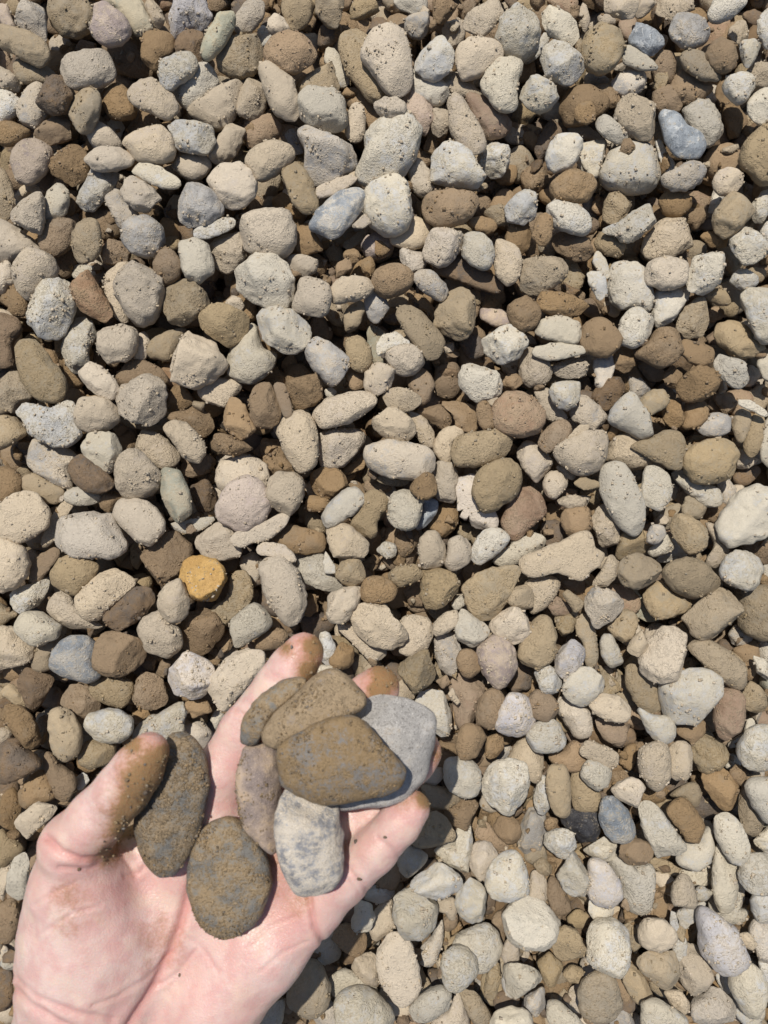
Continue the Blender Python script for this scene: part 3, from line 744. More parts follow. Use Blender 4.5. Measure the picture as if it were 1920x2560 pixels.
# pebbles held in the hand: outline, colour class, build, height above palm (mm), half thickness (mm)
HELD = [
 ('s1','O','r',5.0,7.0,"600 500 650 487 700 515 740 580 742 680 715 830 665 930 620 975 570 980 520 940 490 860 475 790 500 700 550 600"),
 ('s2','O','f',5.0,5.5,"760 790 830 775 890 830 940 890 965 960 960 1050 920 1140 860 1195 800 1205 730 1170 690 1100 672 1020 680 930 710 840"),
 ('s3','T','r',6.0,6.0,"868 540 900 515 960 530 985 600 1000 700 1003 800 1003 900 960 868 900 820 870 740 855 640"),
 ('s4','W','b',9.0,8.0,"1005 690 1060 690 1185 735 1210 800 1225 880 1237 960 1205 1010 1120 1042 1070 1025 1030 970 1000 900 993 800"),
 ('s8','O','r',7.0,5.0,"868 500 875 420 920 350 1000 290 1060 273 1092 290 1040 345 980 405 945 460 925 512 890 517"),
 ('s7','N','b',10.0,8.0,"938 470 990 400 1080 310 1130 268 1190 248 1250 290 1308 350 1260 400 1160 440 1080 485 1010 525 960 522 935 495"),
 ('s6','S','b',1.5,6.0,"1180 480 1310 350 1390 338 1480 355 1547 400 1550 480 1537 560 1530 620 1490 670 1400 740 1270 770 1190 735 1130 620"),
 ('s5','B','r',19.0,7.0,"983 560 1010 515 1080 470 1150 430 1240 415 1310 440 1370 500 1420 560 1450 605 1440 652 1390 690 1300 712 1200 733 1120 722 1040 692 1000 645"),
]

rng = np.random.default_rng(7)

# ---------------------------------------------------------------- helpers
def vnoise(p, seed=0):
    """smooth 3D value noise in [-1, 1] for points p (n,3)"""
    p = p + seed * 17.137
    i = np.floor(p).astype(np.int64)
    f = p - i
    f = f * f * (3 - 2 * f)
    def h(ix, iy, iz):
        n = (ix * 73856093) ^ (iy * 19349663) ^ (iz * 83492791)
        n = (n ^ (n >> 13)) * 1274126177
        n = n ^ (n >> 16)
        return (n & 0xFFFF) / 32767.5 - 1.0
    r = 0
    for dx in (0, 1):
        wx = f[:, 0] if dx else 1 - f[:, 0]
        for dy in (0, 1):
            wy = f[:, 1] if dy else 1 - f[:, 1]
            for dz in (0, 1):
                wz = f[:, 2] if dz else 1 - f[:, 2]
                r = r + wx * wy * wz * h(i[:, 0] + dx, i[:, 1] + dy, i[:, 2] + dz)
    return r

_sph = {}
def cube_sphere(n):
    if n not in _sph:
        bm = bmesh.new()
        bmesh.ops.create_cube(bm, size=2.0)
        if n > 1:
            bmesh.ops.subdivide_edges(bm, edges=bm.edges[:], cuts=n - 1, use_grid_fill=True)
        bm.verts.ensure_lookup_table(); bm.verts.index_update()
        v = np.array([x.co[:] for x in bm.verts])
        f = np.array([[x.index for x in q.verts] for q in bm.faces], dtype=np.int32)
        bm.free()
        v = np.tan(v * math.pi / 4 * 0.98)
        v /= np.linalg.norm(v, axis=1, keepdims=True)
        _sph[n] = (v, f)
    return _sph[n]

def mesh_from(name, verts, faces, mats, mat_idx=None, rnd=None, attrs=None):
    me = bpy.data.meshes.new(name)
    nf, k = faces.shape
    me.vertices.add(len(verts))
    me.vertices.foreach_set('co', np.asarray(verts, dtype=np.float32).ravel())
    me.loops.add(nf * k)
    me.loops.foreach_set('vertex_index', faces.astype(np.int32).ravel())
    me.polygons.add(nf)
    me.polygons.foreach_set('loop_start', np.arange(0, nf * k, k, dtype=np.int32))
    me.polygons.foreach_set('loop_total', np.full(nf, k, dtype=np.int32))
    me.polygons.foreach_set('use_smooth', np.ones(nf, dtype=bool))
    for m in mats:
        me.materials.append(m)
    if mat_idx is not None:
        me.polygons.foreach_set('material_index', np.asarray(mat_idx, dtype=np.int32))
    at = dict(attrs or {})
    if rnd is not None:
        at['rnd'] = np.broadcast_to(np.asarray(rnd, dtype=np.float32), (len(verts),))
    for an, av in at.items():
        a = me.attributes.new(an, 'FLOAT', 'POINT')
        a.data.foreach_set('value', np.ascontiguousarray(av, dtype=np.float32))
    me.update(calc_edges=True)
    me.validate()
    return me

def obj(name, me, parent=None, **props):
    o = bpy.data.objects.new(name, me)
    COL.objects.link(o)
    if parent is not None:
        o.parent = parent
    for k, v in props.items():
        o[k] = v
    return o

def node(nt, kind, **ins):
    n = nt.nodes.new(kind)
    for k, v in ins.items():
        if k.startswith('_'):
            setattr(n, k[1:], v)
        else:
            s = n.inputs[int(k[1:])] if k[0] == 'i' and k[1:].isdigit() else n.inputs[k.replace('__', ' ')]
            if hasattr(v, 'is_output'):
                nt.links.new(v, s)
            else:
                s.default_value = v
    return n

def mmath(nt, op, a, b=None, c=None, clamp=False):
    n = nt.nodes.new('ShaderNodeMath'); n.operation = op; n.use_clamp = clamp
    for i, v in enumerate((a, b, c)):
        if v is None: continue
        if hasattr(v, 'is_output'): nt.links.new(v, n.inputs[i])
        else: n.inputs[i].default_value = v
    return n.outputs[0]

def mixc(nt, fac, a, b, blend='MIX'):
    n = nt.nodes.new('ShaderNodeMix'); n.data_type = 'RGBA'; n.blend_type = blend
    for s, v in ((n.inputs[0], fac), (n.inputs[6], a), (n.inputs[7], b)):
        if hasattr(v, 'is_output'): nt.links.new(v, s)
        elif isinstance(v, (tuple, list)): s.default_value = tuple(v) + ((1,) if len(v) == 3 else ())
        else: s.default_value = v
    return n.outputs[2]

def smooth(nt, v, lo, hi, clamp=True):
    n = nt.nodes.new('ShaderNodeMapRange'); n.interpolation_type = 'SMOOTHSTEP'
    nt.links.new(v, n.inputs[0])
    for i, x in ((1, lo), (2, hi)):
        if hasattr(x, 'is_output'): nt.links.new(x, n.inputs[i])
        else: n.inputs[i].default_value = x
    return n.outputs[0]

def base_nodes(name):
    m = bpy.data.materials.new(name)
    m.use_nodes = True
    nt = m.node_tree
    return m, nt, nt.nodes['Principled BSDF']

def tex(nt, co, scale, detail=4.0, rough=0.55, dist=0.0):
    n = nt.nodes.new('ShaderNodeTexNoise')
    nt.links.new(co, n.inputs['Vector'])
    n.inputs['Scale'].default_value = scale
    n.inputs['Detail'].default_value = detail
    n.inputs['Roughness'].default_value = rough
    n.inputs['Distortion'].default_value = dist
    return n.outputs['Fac']

# ---------------------------------------------------------------- stone materials
def stone_mat(name, rock_a, rock_b, dust, cover, speck=0.25, veins=0.0, gloss=0.62, grain=1.0, fs=1.0, film=None, fg=1.25):
    m, nt, bs = base_nodes(name)
    tc = nt.nodes.new('ShaderNodeTexCoord')
    at = nt.nodes.new('ShaderNodeAttribute'); at.attribute_name = 'rnd'
    rnd = at.outputs['Fac']
    off = nt.nodes.new('ShaderNodeCombineXYZ')
    nt.links.new(mmath(nt, 'MULTIPLY', rnd, 3.1), off.inputs[0])
    nt.links.new(mmath(nt, 'MULTIPLY', rnd, -5.7), off.inputs[1])
    nt.links.new(mmath(nt, 'MULTIPLY', rnd, 7.3), off.inputs[2])
    add = nt.nodes.new('ShaderNodeVectorMath'); add.operation = 'ADD'
    nt.links.new(tc.outputs['Object'], add.inputs[0]); nt.links.new(off.outputs[0], add.inputs[1])
    co = add.outputs[0]
    big = tex(nt, co, 85 * fs, 3, 0.6, 0.3)
    mid = tex(nt, co, 300 * fs, 3, 0.65)
    fine = tex(nt, co, 900 * fg, 2, 0.6)
    grit = tex(nt, co, 1900 * fg, 1, 0.5)
    # bare rock
    rock = mixc(nt, smooth(nt, big, 0.35, 0.65), rock_a, rock_b)
    dark = smooth(nt, fine, 0.56, 0.68)
    rock = mixc(nt, mmath(nt, 'MULTIPLY', dark, speck), rock, tuple(0.45 * c for c in rock_a))
    lite = smooth(nt, grit, 0.58, 0.70)
    rock = mixc(nt, mmath(nt, 'MULTIPLY', lite, speck), rock, tuple(min(0.75, 1.5 * c + 0.05) for c in rock_b))
    if veins > 0:
        wv = nt.nodes.new('ShaderNodeTexWave')
        wv.inputs['Scale'].default_value = 45; wv.inputs['Distortion'].default_value = 14
        wv.inputs['Detail'].default_value = 3; wv.inputs['Detail Scale'].default_value = 2.5
        nt.links.new(co, wv.inputs['Vector'])
        rock = mixc(nt, mmath(nt, 'MULTIPLY', mmath(nt, 'MULTIPLY', smooth(nt, wv.outputs['Fac'], 0.86, 0.99), smooth(nt, mid, .4, .6)), veins), rock, (0.50, 0.50, 0.48))
    # clay dust coat
    val = mmath(nt, 'ADD', mmath(nt, 'MULTIPLY', big, 0.55), mmath(nt, 'MULTIPLY', mid, 0.45))
    val = mmath(nt, 'ADD', val, mmath(nt, 'MULTIPLY', mmath(nt, 'SUBTRACT', fine, 0.5), 0.40))
    r1 = mmath(nt, 'FRACT', mmath(nt, 'MULTIPLY', rnd, 7.13))
    thr = mmath(nt, 'ADD', 0.5 - (cover - 0.5) * 0.42, mmath(nt, 'MULTIPLY', mmath(nt, 'SUBTRACT', r1, 0.5), 0.24))
    mask = smooth(nt, val, mmath(nt, 'SUBTRACT', thr, 0.09), mmath(nt, 'ADD', thr, 0.09))
    if film is None: film = 0.45 if cover > 0.5 else 0.25         # thin dusty film on the bare parts too
    cov = mmath(nt, 'ADD', mmath(nt, 'MULTIPLY', mask, 1 - film), mmath(nt, 'MULTIPLY', cover, film), clamp=True)
    dvar = mixc(nt, smooth(nt, mid, 0.3, 0.7), tuple(0.86 * c for c in dust), tuple(1.08 * c for c in dust))
    crumb = smooth(nt, grit, 0.56, 0.70)
    dvar = mixc(nt, mmath(nt, 'MULTIPLY', crumb, 0.5), dvar, tuple(1.22 * c for c in dust))
    pit = smooth(nt, fine, 0.40, 0.27)
    dvar = mixc(nt, mmath(nt, 'MULTIPLY', pit, 0.25), dvar, tuple(0.58 * c for c in dust))
    col = mixc(nt, cov, rock, dvar)
    # each stone is a bit lighter, darker, warmer
    r2 = mmath(nt, 'FRACT', mmath(nt, 'MULTIPLY', rnd, 13.7))
    hs = nt.nodes.new('ShaderNodeHueSaturation')
    nt.links.new(col, hs.inputs['Color'])
    nt.links.new(mmath(nt, 'ADD', 0.88, mmath(nt, 'MULTIPLY', r2, 0.34)), hs.inputs['Value'])
    r3 = mmath(nt, 'FRACT', mmath(nt, 'MULTIPLY', rnd, 29.3))
    nt.links.new(mmath(nt, 'ADD', 0.80, mmath(nt, 'MULTIPLY', r3, 0.24)), hs.inputs['Saturation'])
    nt.links.new(hs.outputs[0], bs.inputs['Base Color'])
    rg = mmath(nt, 'ADD', gloss, mmath(nt, 'MULTIPLY', cov, 0.95 - gloss), clamp=True)
    nt.links.new(rg, bs.inputs['Roughness'])
    bs.inputs['Specular IOR Level'].default_value = 0.3
    # sandy relief: raised crumbs of clay, gathered in patches
    patch = smooth(nt, mid, 0.40, 0.62)
    cr = mmath(nt, 'ADD', mmath(nt, 'MULTIPLY', smooth(nt, grit, 0.50, 0.72), 0.55), mmath(nt, 'MULTIPLY', smooth(nt, fine, 0.48, 0.70), 0.80))
    r4 = mmath(nt, 'ADD', 0.30, mmath(nt, 'MULTIPLY', mmath(nt, 'FRACT', mmath(nt, 'MULTIPLY', rnd, 41.9)), 1.45))
    cr = mmath(nt, 'MULTIPLY', cr, r4)
    hgt = mmath(nt, 'MULTIPLY', cr, mmath(nt, 'ADD', 0.16 * grain, mmath(nt, 'MULTIPLY', patch, (0.25 + 0.65 * cover) * grain)))
    hgt = mmath(nt, 'ADD', hgt, mmath(nt, 'MULTIPLY', mid, 0.42))
    bp = nt.nodes.new('ShaderNodeBump')
    bp.inputs['Strength'].default_value = 0.85 if grain > 1.1 else 0.66
    bp.inputs['Distance'].default_value = 0.0012 / fg ** .8
    nt.links.new(hgt, bp.inputs['Height'])
    nt.links.new(bp.outputs[0], bs.inputs['Normal'])
    return m

TAN, PALE, BROWN, OLIVE = (.430, .352, .248), (.452, .396, .294), (.245, .165, .088), (.300, .225, .130)
M = {
 't': stone_mat('dusty_tan_stone', (.33, .28, .23), (.42, .35, .27), TAN, .84),
 'w': stone_mat('dusty_pale_stone', (.36, .37, .38), (.47, .455, .42), PALE, .72),
 'g': stone_mat('dusty_grey_stone', (.19, .197, .207), (.33, .33, .322), (.45, .375, .275), .66, .35),
 'b': stone_mat('muddy_brown_stone', (.19, .14, .085), (.26, .18, .10), BROWN, .80),
 'd': stone_mat('dark_muddy_stone', (.075, .068, .062), (.15, .11, .075), (.19, .125, .068), .58),
 'o': stone_mat('olive_brown_stone', (.215, .18, .125), (.30, .25, .175), OLIVE, .72),
 'e': stone_mat('grey_green_stone', (.21, .21, .155), (.31, .30, .22), (.34, .28, .18), .46),
 'u': stone_mat('slate_blue_stone', (.125, .145, .168), (.24, .262, .28), (.42, .37, .29), .30, .5, .5, .40),
 'v': stone_mat('lavender_stone', (.34, .335, .36), (.47, .455, .46), (.47, .40, .31), .58, .3),
 'p': stone_mat('purple_grey_stone', (.16, .125, .13), (.28, .23, .225), (.43, .345, .25), .58, .35),
 'q': stone_mat('pink_stone', (.43, .33, .30), (.50, .41, .37), (.46, .365, .275), .64),
 'y': stone_mat('ochre_stone', (.36, .19, .025), (.46, .265, .05), (.31, .25, .17), .46, .5),
 'r': stone_mat('rusty_stone', (.22, .125, .07), (.31, .20, .13), (.30, .215, .130), .66, .3),
 'k': stone_mat('black_stone', (.018, .018, .022), (.045, .045, .05), (.33, .27, .19), .05, .1, 0, .4),
 'O': stone_mat('held_olive_stone', (.115, .118, .115), (.20, .185, .155), (.285, .195, .098), .80, .5, grain=1.9, fs=1.25, film=.15, fg=1.7),
 'B': stone_mat('held_muddy_stone', (.15, .15, .15), (.215, .20, .185), (.270, .185, .095), .78, .5, grain=1.9, fs=1.3, film=.15, fg=1.7),
 'T': stone_mat('held_tan_stone', (.17, .135, .125), (.35, .265, .20), (.42, .305, .195), .58, .5, fs=1.3, film=.15, fg=1.7),
 'W': stone_mat('held_spotted_stone', (.15, .152, .165), (.27, .27, .28), (.50, .43, .335), .84, .5, fs=1.9, film=.05, fg=2.0),
 'S': stone_mat('held_granite_stone', (.27, .26, .25), (.37, .355, .335), (.47, .41, .34), .38, .9, fs=2.0, fg=2.0),
 'N': stone_mat('held_brown_stone', (.15, .135, .13), (.30, .25, .215), (.285, .195, .095), .62, .3, grain=1.9, fs=1.2, film=.15, fg=1.7),
}
CLS = {k: i for i, k in enumerate(M)}
ALLMATS = list(M.values())

# ---------------------------------------------------------------- ground soil
def soil_mat():
    m, nt, bs = base_nodes('brown_soil')
    tc = nt.nodes.new('ShaderNodeTexCoord'); co = tc.outputs['Object']
    a = tex(nt, co, 60, 6, 0.65); b = tex(nt, co, 700, 4, 0.6)
    c = mixc(nt, smooth(nt, a, .35, .65), (.14, .085, .045), (.23, .15, .080))
    c = mixc(nt, mmath(nt, 'MULTIPLY', smooth(nt, b, .5, .7), .5), c, (.10, .06, .032))
    nt.links.new(c, bs.inputs['Base Color']); bs.inputs['Roughness'].default_value = .95
    bp = nt.nodes.new('ShaderNodeBump'); bp.inputs['Strength'].default_value = 1; bp.inputs['Distance'].default_value = .003
    nt.links.new(mmath(nt, 'ADD', a, mmath(nt, 'MULTIPLY', b, .5)), bp.inputs['Height'])
    nt.links.new(bp.outputs[0], bs.inputs['Normal'])
    return m
SOIL = soil_mat()
FLOOR = -0.047
gx = np.concatenate([np.linspace(-6, -.6, 10)[:-1], np.linspace(-.6, .6, 120), np.linspace(.6, 6, 10)[1:]])
X, Y = np.meshgrid(gx, gx)
pts = np.stack([X.ravel(), Y.ravel(), np.zeros(X.size)], 1)
pts[:, 2] = FLOOR + 0.003 * vnoise(pts * 40, 3) + 0.0015 * vnoise(pts * 110, 5)
ng = len(gx)
ii = np.arange(ng * ng).reshape(ng, ng)
gf = np.stack([ii[:-1, :-1].ravel(), ii[:-1, 1:].ravel(), ii[1:, 1:].ravel(), ii[1:, :-1].ravel()], 1)
obj('ground', mesh_from('ground', pts, gf, [SOIL]), kind='structure')

# ---------------------------------------------------------------- stone shapes
NA = 96
ANG = np.linspace(-math.pi, math.pi, NA, endpoint=False)

def outline(pts):
    """outline points (px) -> centre, radius at NA angles (star shaped about the centre)"""
    P = np.array(pts, float)
    n = len(P)
    if n < 6:                                   # add rounded mid points to coarse outlines
        c0 = P.mean(0)
        mid = (P + np.roll(P, -1, 0)) / 2
        mid = c0 + (mid - c0) * 1.08
        P = np.stack([P, mid], 1).reshape(-1, 2); n = len(P)
    t = np.linspace(0, 1, 10, endpoint=False)[:, None]
    out = []
    for i in range(n):
        p0, p1, p2, p3 = P[i - 1], P[i], P[(i + 1) % n], P[(i + 2) % n]
        out.append(0.5 * ((2 * p1) + (-p0 + p2) * t + (2 * p0 - 5 * p1 + 4 * p2 - p3) * t ** 2 + (-p0 + 3 * p1 - 3 * p2 + p3) * t ** 3))
    C = np.concatenate(out)
    x, y = C[:, 0], C[:, 1]
    cr = x * np.roll(y, -1) - np.roll(x, -1) * y
    A = cr.sum() / 2
    cx = ((x + np.roll(x, -1)) * cr).sum() / (6 * A)
    cy = ((y + np.roll(y, -1)) * cr).sum() / (6 * A)
    th = np.arctan2(-(y - cy), x - cx)          # image y points down
    r = np.hypot(x - cx, y - cy)
    R = np.zeros(NA)
    b = ((th + math.pi) / (2 * math.pi) * NA).astype(int) % NA
    np.maximum.at(R, b, r)
    good = R > 0
    xs = ANG[good]; ys = R[good]
    R = np.interp(ANG, np.concatenate([xs - 2 * math.pi, xs, xs + 2 * math.pi]), np.tile(ys, 3))
    R = 0.25 * np.roll(R, 1) + 0.5 * R + 0.25 * np.roll(R, -1)
    return (cx, cy), R, abs(A)

def rough(R, build, lr):
    """chips and nicks along an outline"""
    amp = {'r': .014, 'b': .014, 'a': .022, 'f': .020}[build]
    for k in range(3, 12):
        R = R * (1 + amp * (4.0 / k) ** .5 * lr.uniform(-1, 1) * np.sin(k * ANG + lr.uniform(0, 6.3)))
    return R * 1.035

def shape_verts(n, R, h, build, seed, lr, scale, crust=1.0, soft=False):
    """R radii (px), h half height (px) -> verts in metres (scale = m per px)"""
    v, f = cube_sphere(n)
    th = np.arctan2(v[:, 1], v[:, 0])
    s = np.hypot(v[:, 0], v[:, 1])
    Rt = np.interp(th, np.append(ANG, math.pi), np.append(R, R[0]))
    pr, pz = {'r': (.84, .92), 'b': (.68, .84), 'a': (.76, .92), 'f': (.56, .8)}[build]
    rho = s ** pr
    p = np.empty_like(v)
    p[:, 0] = np.cos(th) * Rt * rho
    p[:, 1] = np.sin(th) * Rt * rho
    p[:, 2] = h * np.sign(v[:, 2]) * np.abs(v[:, 2]) ** pz
    sh = lr.uniform(-.42, .42, 2) * (1 if build != 'f' else .6)   # leaning bodies
    size = R.mean()
    # cut facets
    nf = {'r': 5, 'b': 6, 'a': 10, 'f': 4}[build]
    hard = {'r': (.78, .96), 'b': (.74, .92), 'a': (.62, .86), 'f': (.80, .95)}[build]
    if soft: nf = 0
    for _ in range(nf):
        a = lr.uniform(0, 2 * math.pi); z = lr.uniform(.42, .97) * (1 if lr.random() < .85 else -1)
        nn = np.array([math.cos(a) * math.sqrt(1 - z * z), math.sin(a) * math.sqrt(1 - z * z), z])
        d = p @ nn
        c = d.max() * lr.uniform(*hard)
        ex = d - c
        ks = 0.05 * size
        ex = np.where(ex > 0, ex - ks * (1 - np.exp(-np.maximum(ex, 0) / ks)), 0)
        p -= ex[:, None] * nn
    p[:, 0] += sh[0] * p[:, 2]
    p[:, 1] += sh[1] * p[:, 2]
    q = p / size
    lump = 0.055 * vnoise(q * 1.5, seed) + 0.028 * vnoise(q * 3.3, seed + 1)
    if build in 'a':
        lump = lump + 0.03 * vnoise(q * 2.6, seed + 5)
    lump = lump + (.035 if build == 'a' else .018) * vnoise(q * 6.5, seed + 7)
    p *= (1 + lump)[:, None]
    pm = p * scale
    # crusts of clay, real relief
    nrm = p / np.array([size, size, max(h, .3 * size)]) ** 2 * size
    nrm /= np.linalg.norm(nrm, axis=1, keepdims=True) + 1e-9
    g = vnoise(pm * 380, seed + 2); g2 = vnoise(pm * 800, seed + 3)
    patch = np.clip(vnoise(pm * 110, seed + 4) * 2 + .6, 0, 1)
    pm += nrm * ((0.00055 * np.maximum(g, -.1) + 0.00026 * g2) * patch * crust)[:, None]
    return pm, f

def px2w(px, py, z):
    k = (D - z) / F
    return (px - 960) * k, (1280 - py) * k

# height field used to rest stones on one another (cells of 3 px)
CS = 3; X0, Y0 = -420, -420
HW, HH = (2340 + 420) // CS, (2980 + 420) // CS
HF = np.full((HH, HW), FLOOR, dtype=np.float32)
IDB = np.full((HH, HW), -1, dtype=np.int32)

def cells(c, R, h, sc):
    rm = R.max()
    x0 = max(0, int((c[0] - rm - X0) // CS)); x1 = min(HW - 1, int((c[0] + rm - X0) // CS) + 1)
    y0 = max(0, int((c[1] - rm - Y0) // CS)); y1 = min(HH - 1, int((c[1] + rm - Y0) // CS) + 1)
    if x1 <= x0 or y1 <= y0: return None
    gx, gy = np.meshgrid(np.arange(x0, x1), np.arange(y0, y1))
    dx = gx * CS + X0 + CS / 2 - c[0]; dy = -(gy * CS + Y0 + CS / 2 - c[1])
    rr = np.hypot(dx, dy) / np.interp(np.arctan2(dy, dx), np.append(ANG, math.pi), np.append(R, R[0]))
    ins = rr < 1
    return gx[ins], gy[ins], h * sc * np.sqrt(1 - rr[ins] ** 2)

def settle(c, R, h, lo, hi, q, ident):
    sc = D / F
    r = cells(c, R, h, sc)
    if r is None or len(r[0]) == 0: return (lo + hi) / 2
    gx, gy, half = r
    z = float(np.quantile(HF[gy, gx] + half, q))
    z = min(max(z, lo), hi)
    top = z + half
    up = top > HF[gy, gx]
    HF[gy[up], gx[up]] = top[up]
    IDB[gy[up], gx[up]] = ident
    return z

# ---------------------------------------------------------------- filler stones underneath and around
class Join:
    def __init__(s): s.v = []; s.f = []; s.m = []; s.r = []; s.n = 0
    def add(s, v, f, mi, rnd):
        s.v.append(v); s.f.append(f + s.n); s.n += len(v)
        s.m.append(np.full(len(f), mi)); s.r.append(np.full(len(v), rnd))
    def mesh(s, name, mats):
        return mesh_from(name, np.concatenate(s.v), np.concatenate(s.f), mats, np.concatenate(s.m), np.concatenate(s.r))

gravel = Join()
def filler(px, py, rad, cls, n, lo, hi, q):
    lr = np.random.default_rng(int(abs(px * 7919 + py * 104729)) % (2 ** 31))
    asp = lr.uniform(.62, 1.0); ph = lr.uniform(0, math.pi)
    R = rad / np.sqrt((np.cos(ANG - ph)) ** 2 + (np.sin(ANG - ph) / asp) ** 2)
    R = R * (1 + .08 * np.sin(2 * ANG + lr.uniform(0, 6)) + .06 * np.sin(3 * ANG + lr.uniform(0, 6)) + .03 * np.sin(5 * ANG + lr.uniform(0, 6)))
    h = R.min() * lr.uniform(.6, .9)
    z = settle((px, py), R, h, lo, hi, q, -2)
    k = (D - z) / F
    b = 'rrrrraab'[lr.integers(8)]
    v, f = shape_verts(n, R, h, b, lr.integers(9999), lr, k)
    x, y = px2w(px, py, z)
    gravel.add(v + np.array([x, y, z]), f, CLS[cls], lr.random())

def jitter_grid(x0, x1, y0, y1, step):
    xs = np.arange(x0, x1, step); ys = np.arange(y0, y1, step * .9)
    for j, y in enumerate(ys):
        for x in xs:
            yield x + (step / 2 if j % 2 else 0) + rng.uniform(-.3, .3) * step, y + rng.uniform(-.3, .3) * step

LOWC = list('bbbbbbdooottg')
TOPC = list('ttttwwwwwggboobbev')
for x, y in jitter_grid(-60, 1990, -60, 2630, 74):           # bottom layer inside the view
    filler(x, y, rng.uniform(34, 52), LOWC[rng.integers(len(LOWC))], 8, -.042, -.029, .5)
for x, y in jitter_grid(-50, 1980, -50, 2620, 62):           # small stones and clods wedged in the gaps
    filler(x, y, rng.uniform(22, 44), 'bbbbboodtrd'[rng.integers(11)], 7, -.032, -.018, .6)
SPAN = (-1260, 3180, -1200, 3760)
for x, y in jitter_grid(*SPAN, 112):                           # gravel going on outside the view
    if -30 < x < 1950 and -30 < y < 2590: continue
    filler(x, y, rng.uniform(50, 78), TOPC[rng.integers(len(TOPC))], 6, -.026, .002, .6)

# ---------------------------------------------------------------- traced pebbles
ST = []
for tn, (ox, oy, sc, txt) in TILES.items():
    for ln in txt.strip().splitlines():
        w = ln.split()
        g = re.match(r'(\d+)([a-z])(\d)([a-z])', w[0]).groups()
        P = [(ox + sc * float(w[i]), oy + sc * float(w[i + 1])) for i in range(1, len(w) - 1, 2)]
        c, R, A = outline(P)
        ST.append(dict(key=tn + g[0], cls=g[1], lay=int(g[2]), build=g[3], c=c, R=R, A=A))
ST.sort(key=lambda s: (s['lay'], -s['A'] if s['lay'] < 3 else -s['A']))
for i, s in enumerate(ST):
    lr = np.random.default_rng(1000 + sum(ord(a) * 31 ** j for j, a in enumerate(s['key'])) % 99991)
    s['lr'] = lr
    s['R'] = rough(s['R'], s['build'], lr)
    # half the narrowest width
    w = np.min(s['R'] + np.roll(s['R'], NA // 2)) / 2
    s['h'] = w * {'r': lr.uniform(.62, .86), 'b': lr.uniform(.60, .82), 'a': lr.uniform(.66, .9), 'f': lr.uniform(.30, .42)}[s['build']]
    lo, hi, q = {1: (-.026, -.014, .55), 2: (-.016, -.002, .72), 3: (-.008, .009, .86)}[s['lay']]
    s['z'] = settle(s['c'], s['R'], s['h'], lo, hi, q, i)
vis = np.zeros(len(ST))
inx = slice((0 - X0) // CS, (1920 - X0) // CS); iny = slice((0 - Y0) // CS, (2560 - Y0) // CS)
HANDP = [(385,1820),(420,1830),(455,1850),(505,1880),(520,1850),(640,1700),(740,1580),(800,1580),(815,1660),(900,1680),(960,1665),(1005,1700),(1085,1780),(1108,1850),(1080,1990),(900,2240),(630,2560),(0,2560),(30,2250),(70,2120),(230,1950)]
def in_poly(x, y, P):
    r = False; j = len(P) - 1
    for i in range(len(P)):
        if (P[i][1] > y) != (P[j][1] > y) and x < (P[j][0] - P[i][0]) * (y - P[i][1]) / (P[j][1] - P[i][1]) + P[i][0]:
            r = not r
        j = i
    return r
sub = IDB[iny, inx].copy()
hm = np.zeros(sub.shape, bool)
for yy in range(1570 // CS, sub.shape[0]):
    for xx in range(0, 1130 // CS):
        if in_poly(xx * CS, yy * CS, HANDP): hm[yy, xx] = True
sub[hm] = -5
for k, cnt in zip(*np.unique(sub[sub >= 0], return_counts=True)):
    vis[k] = cnt
order = np.argsort(-vis)
single = set(int(k) for k in order[:300])

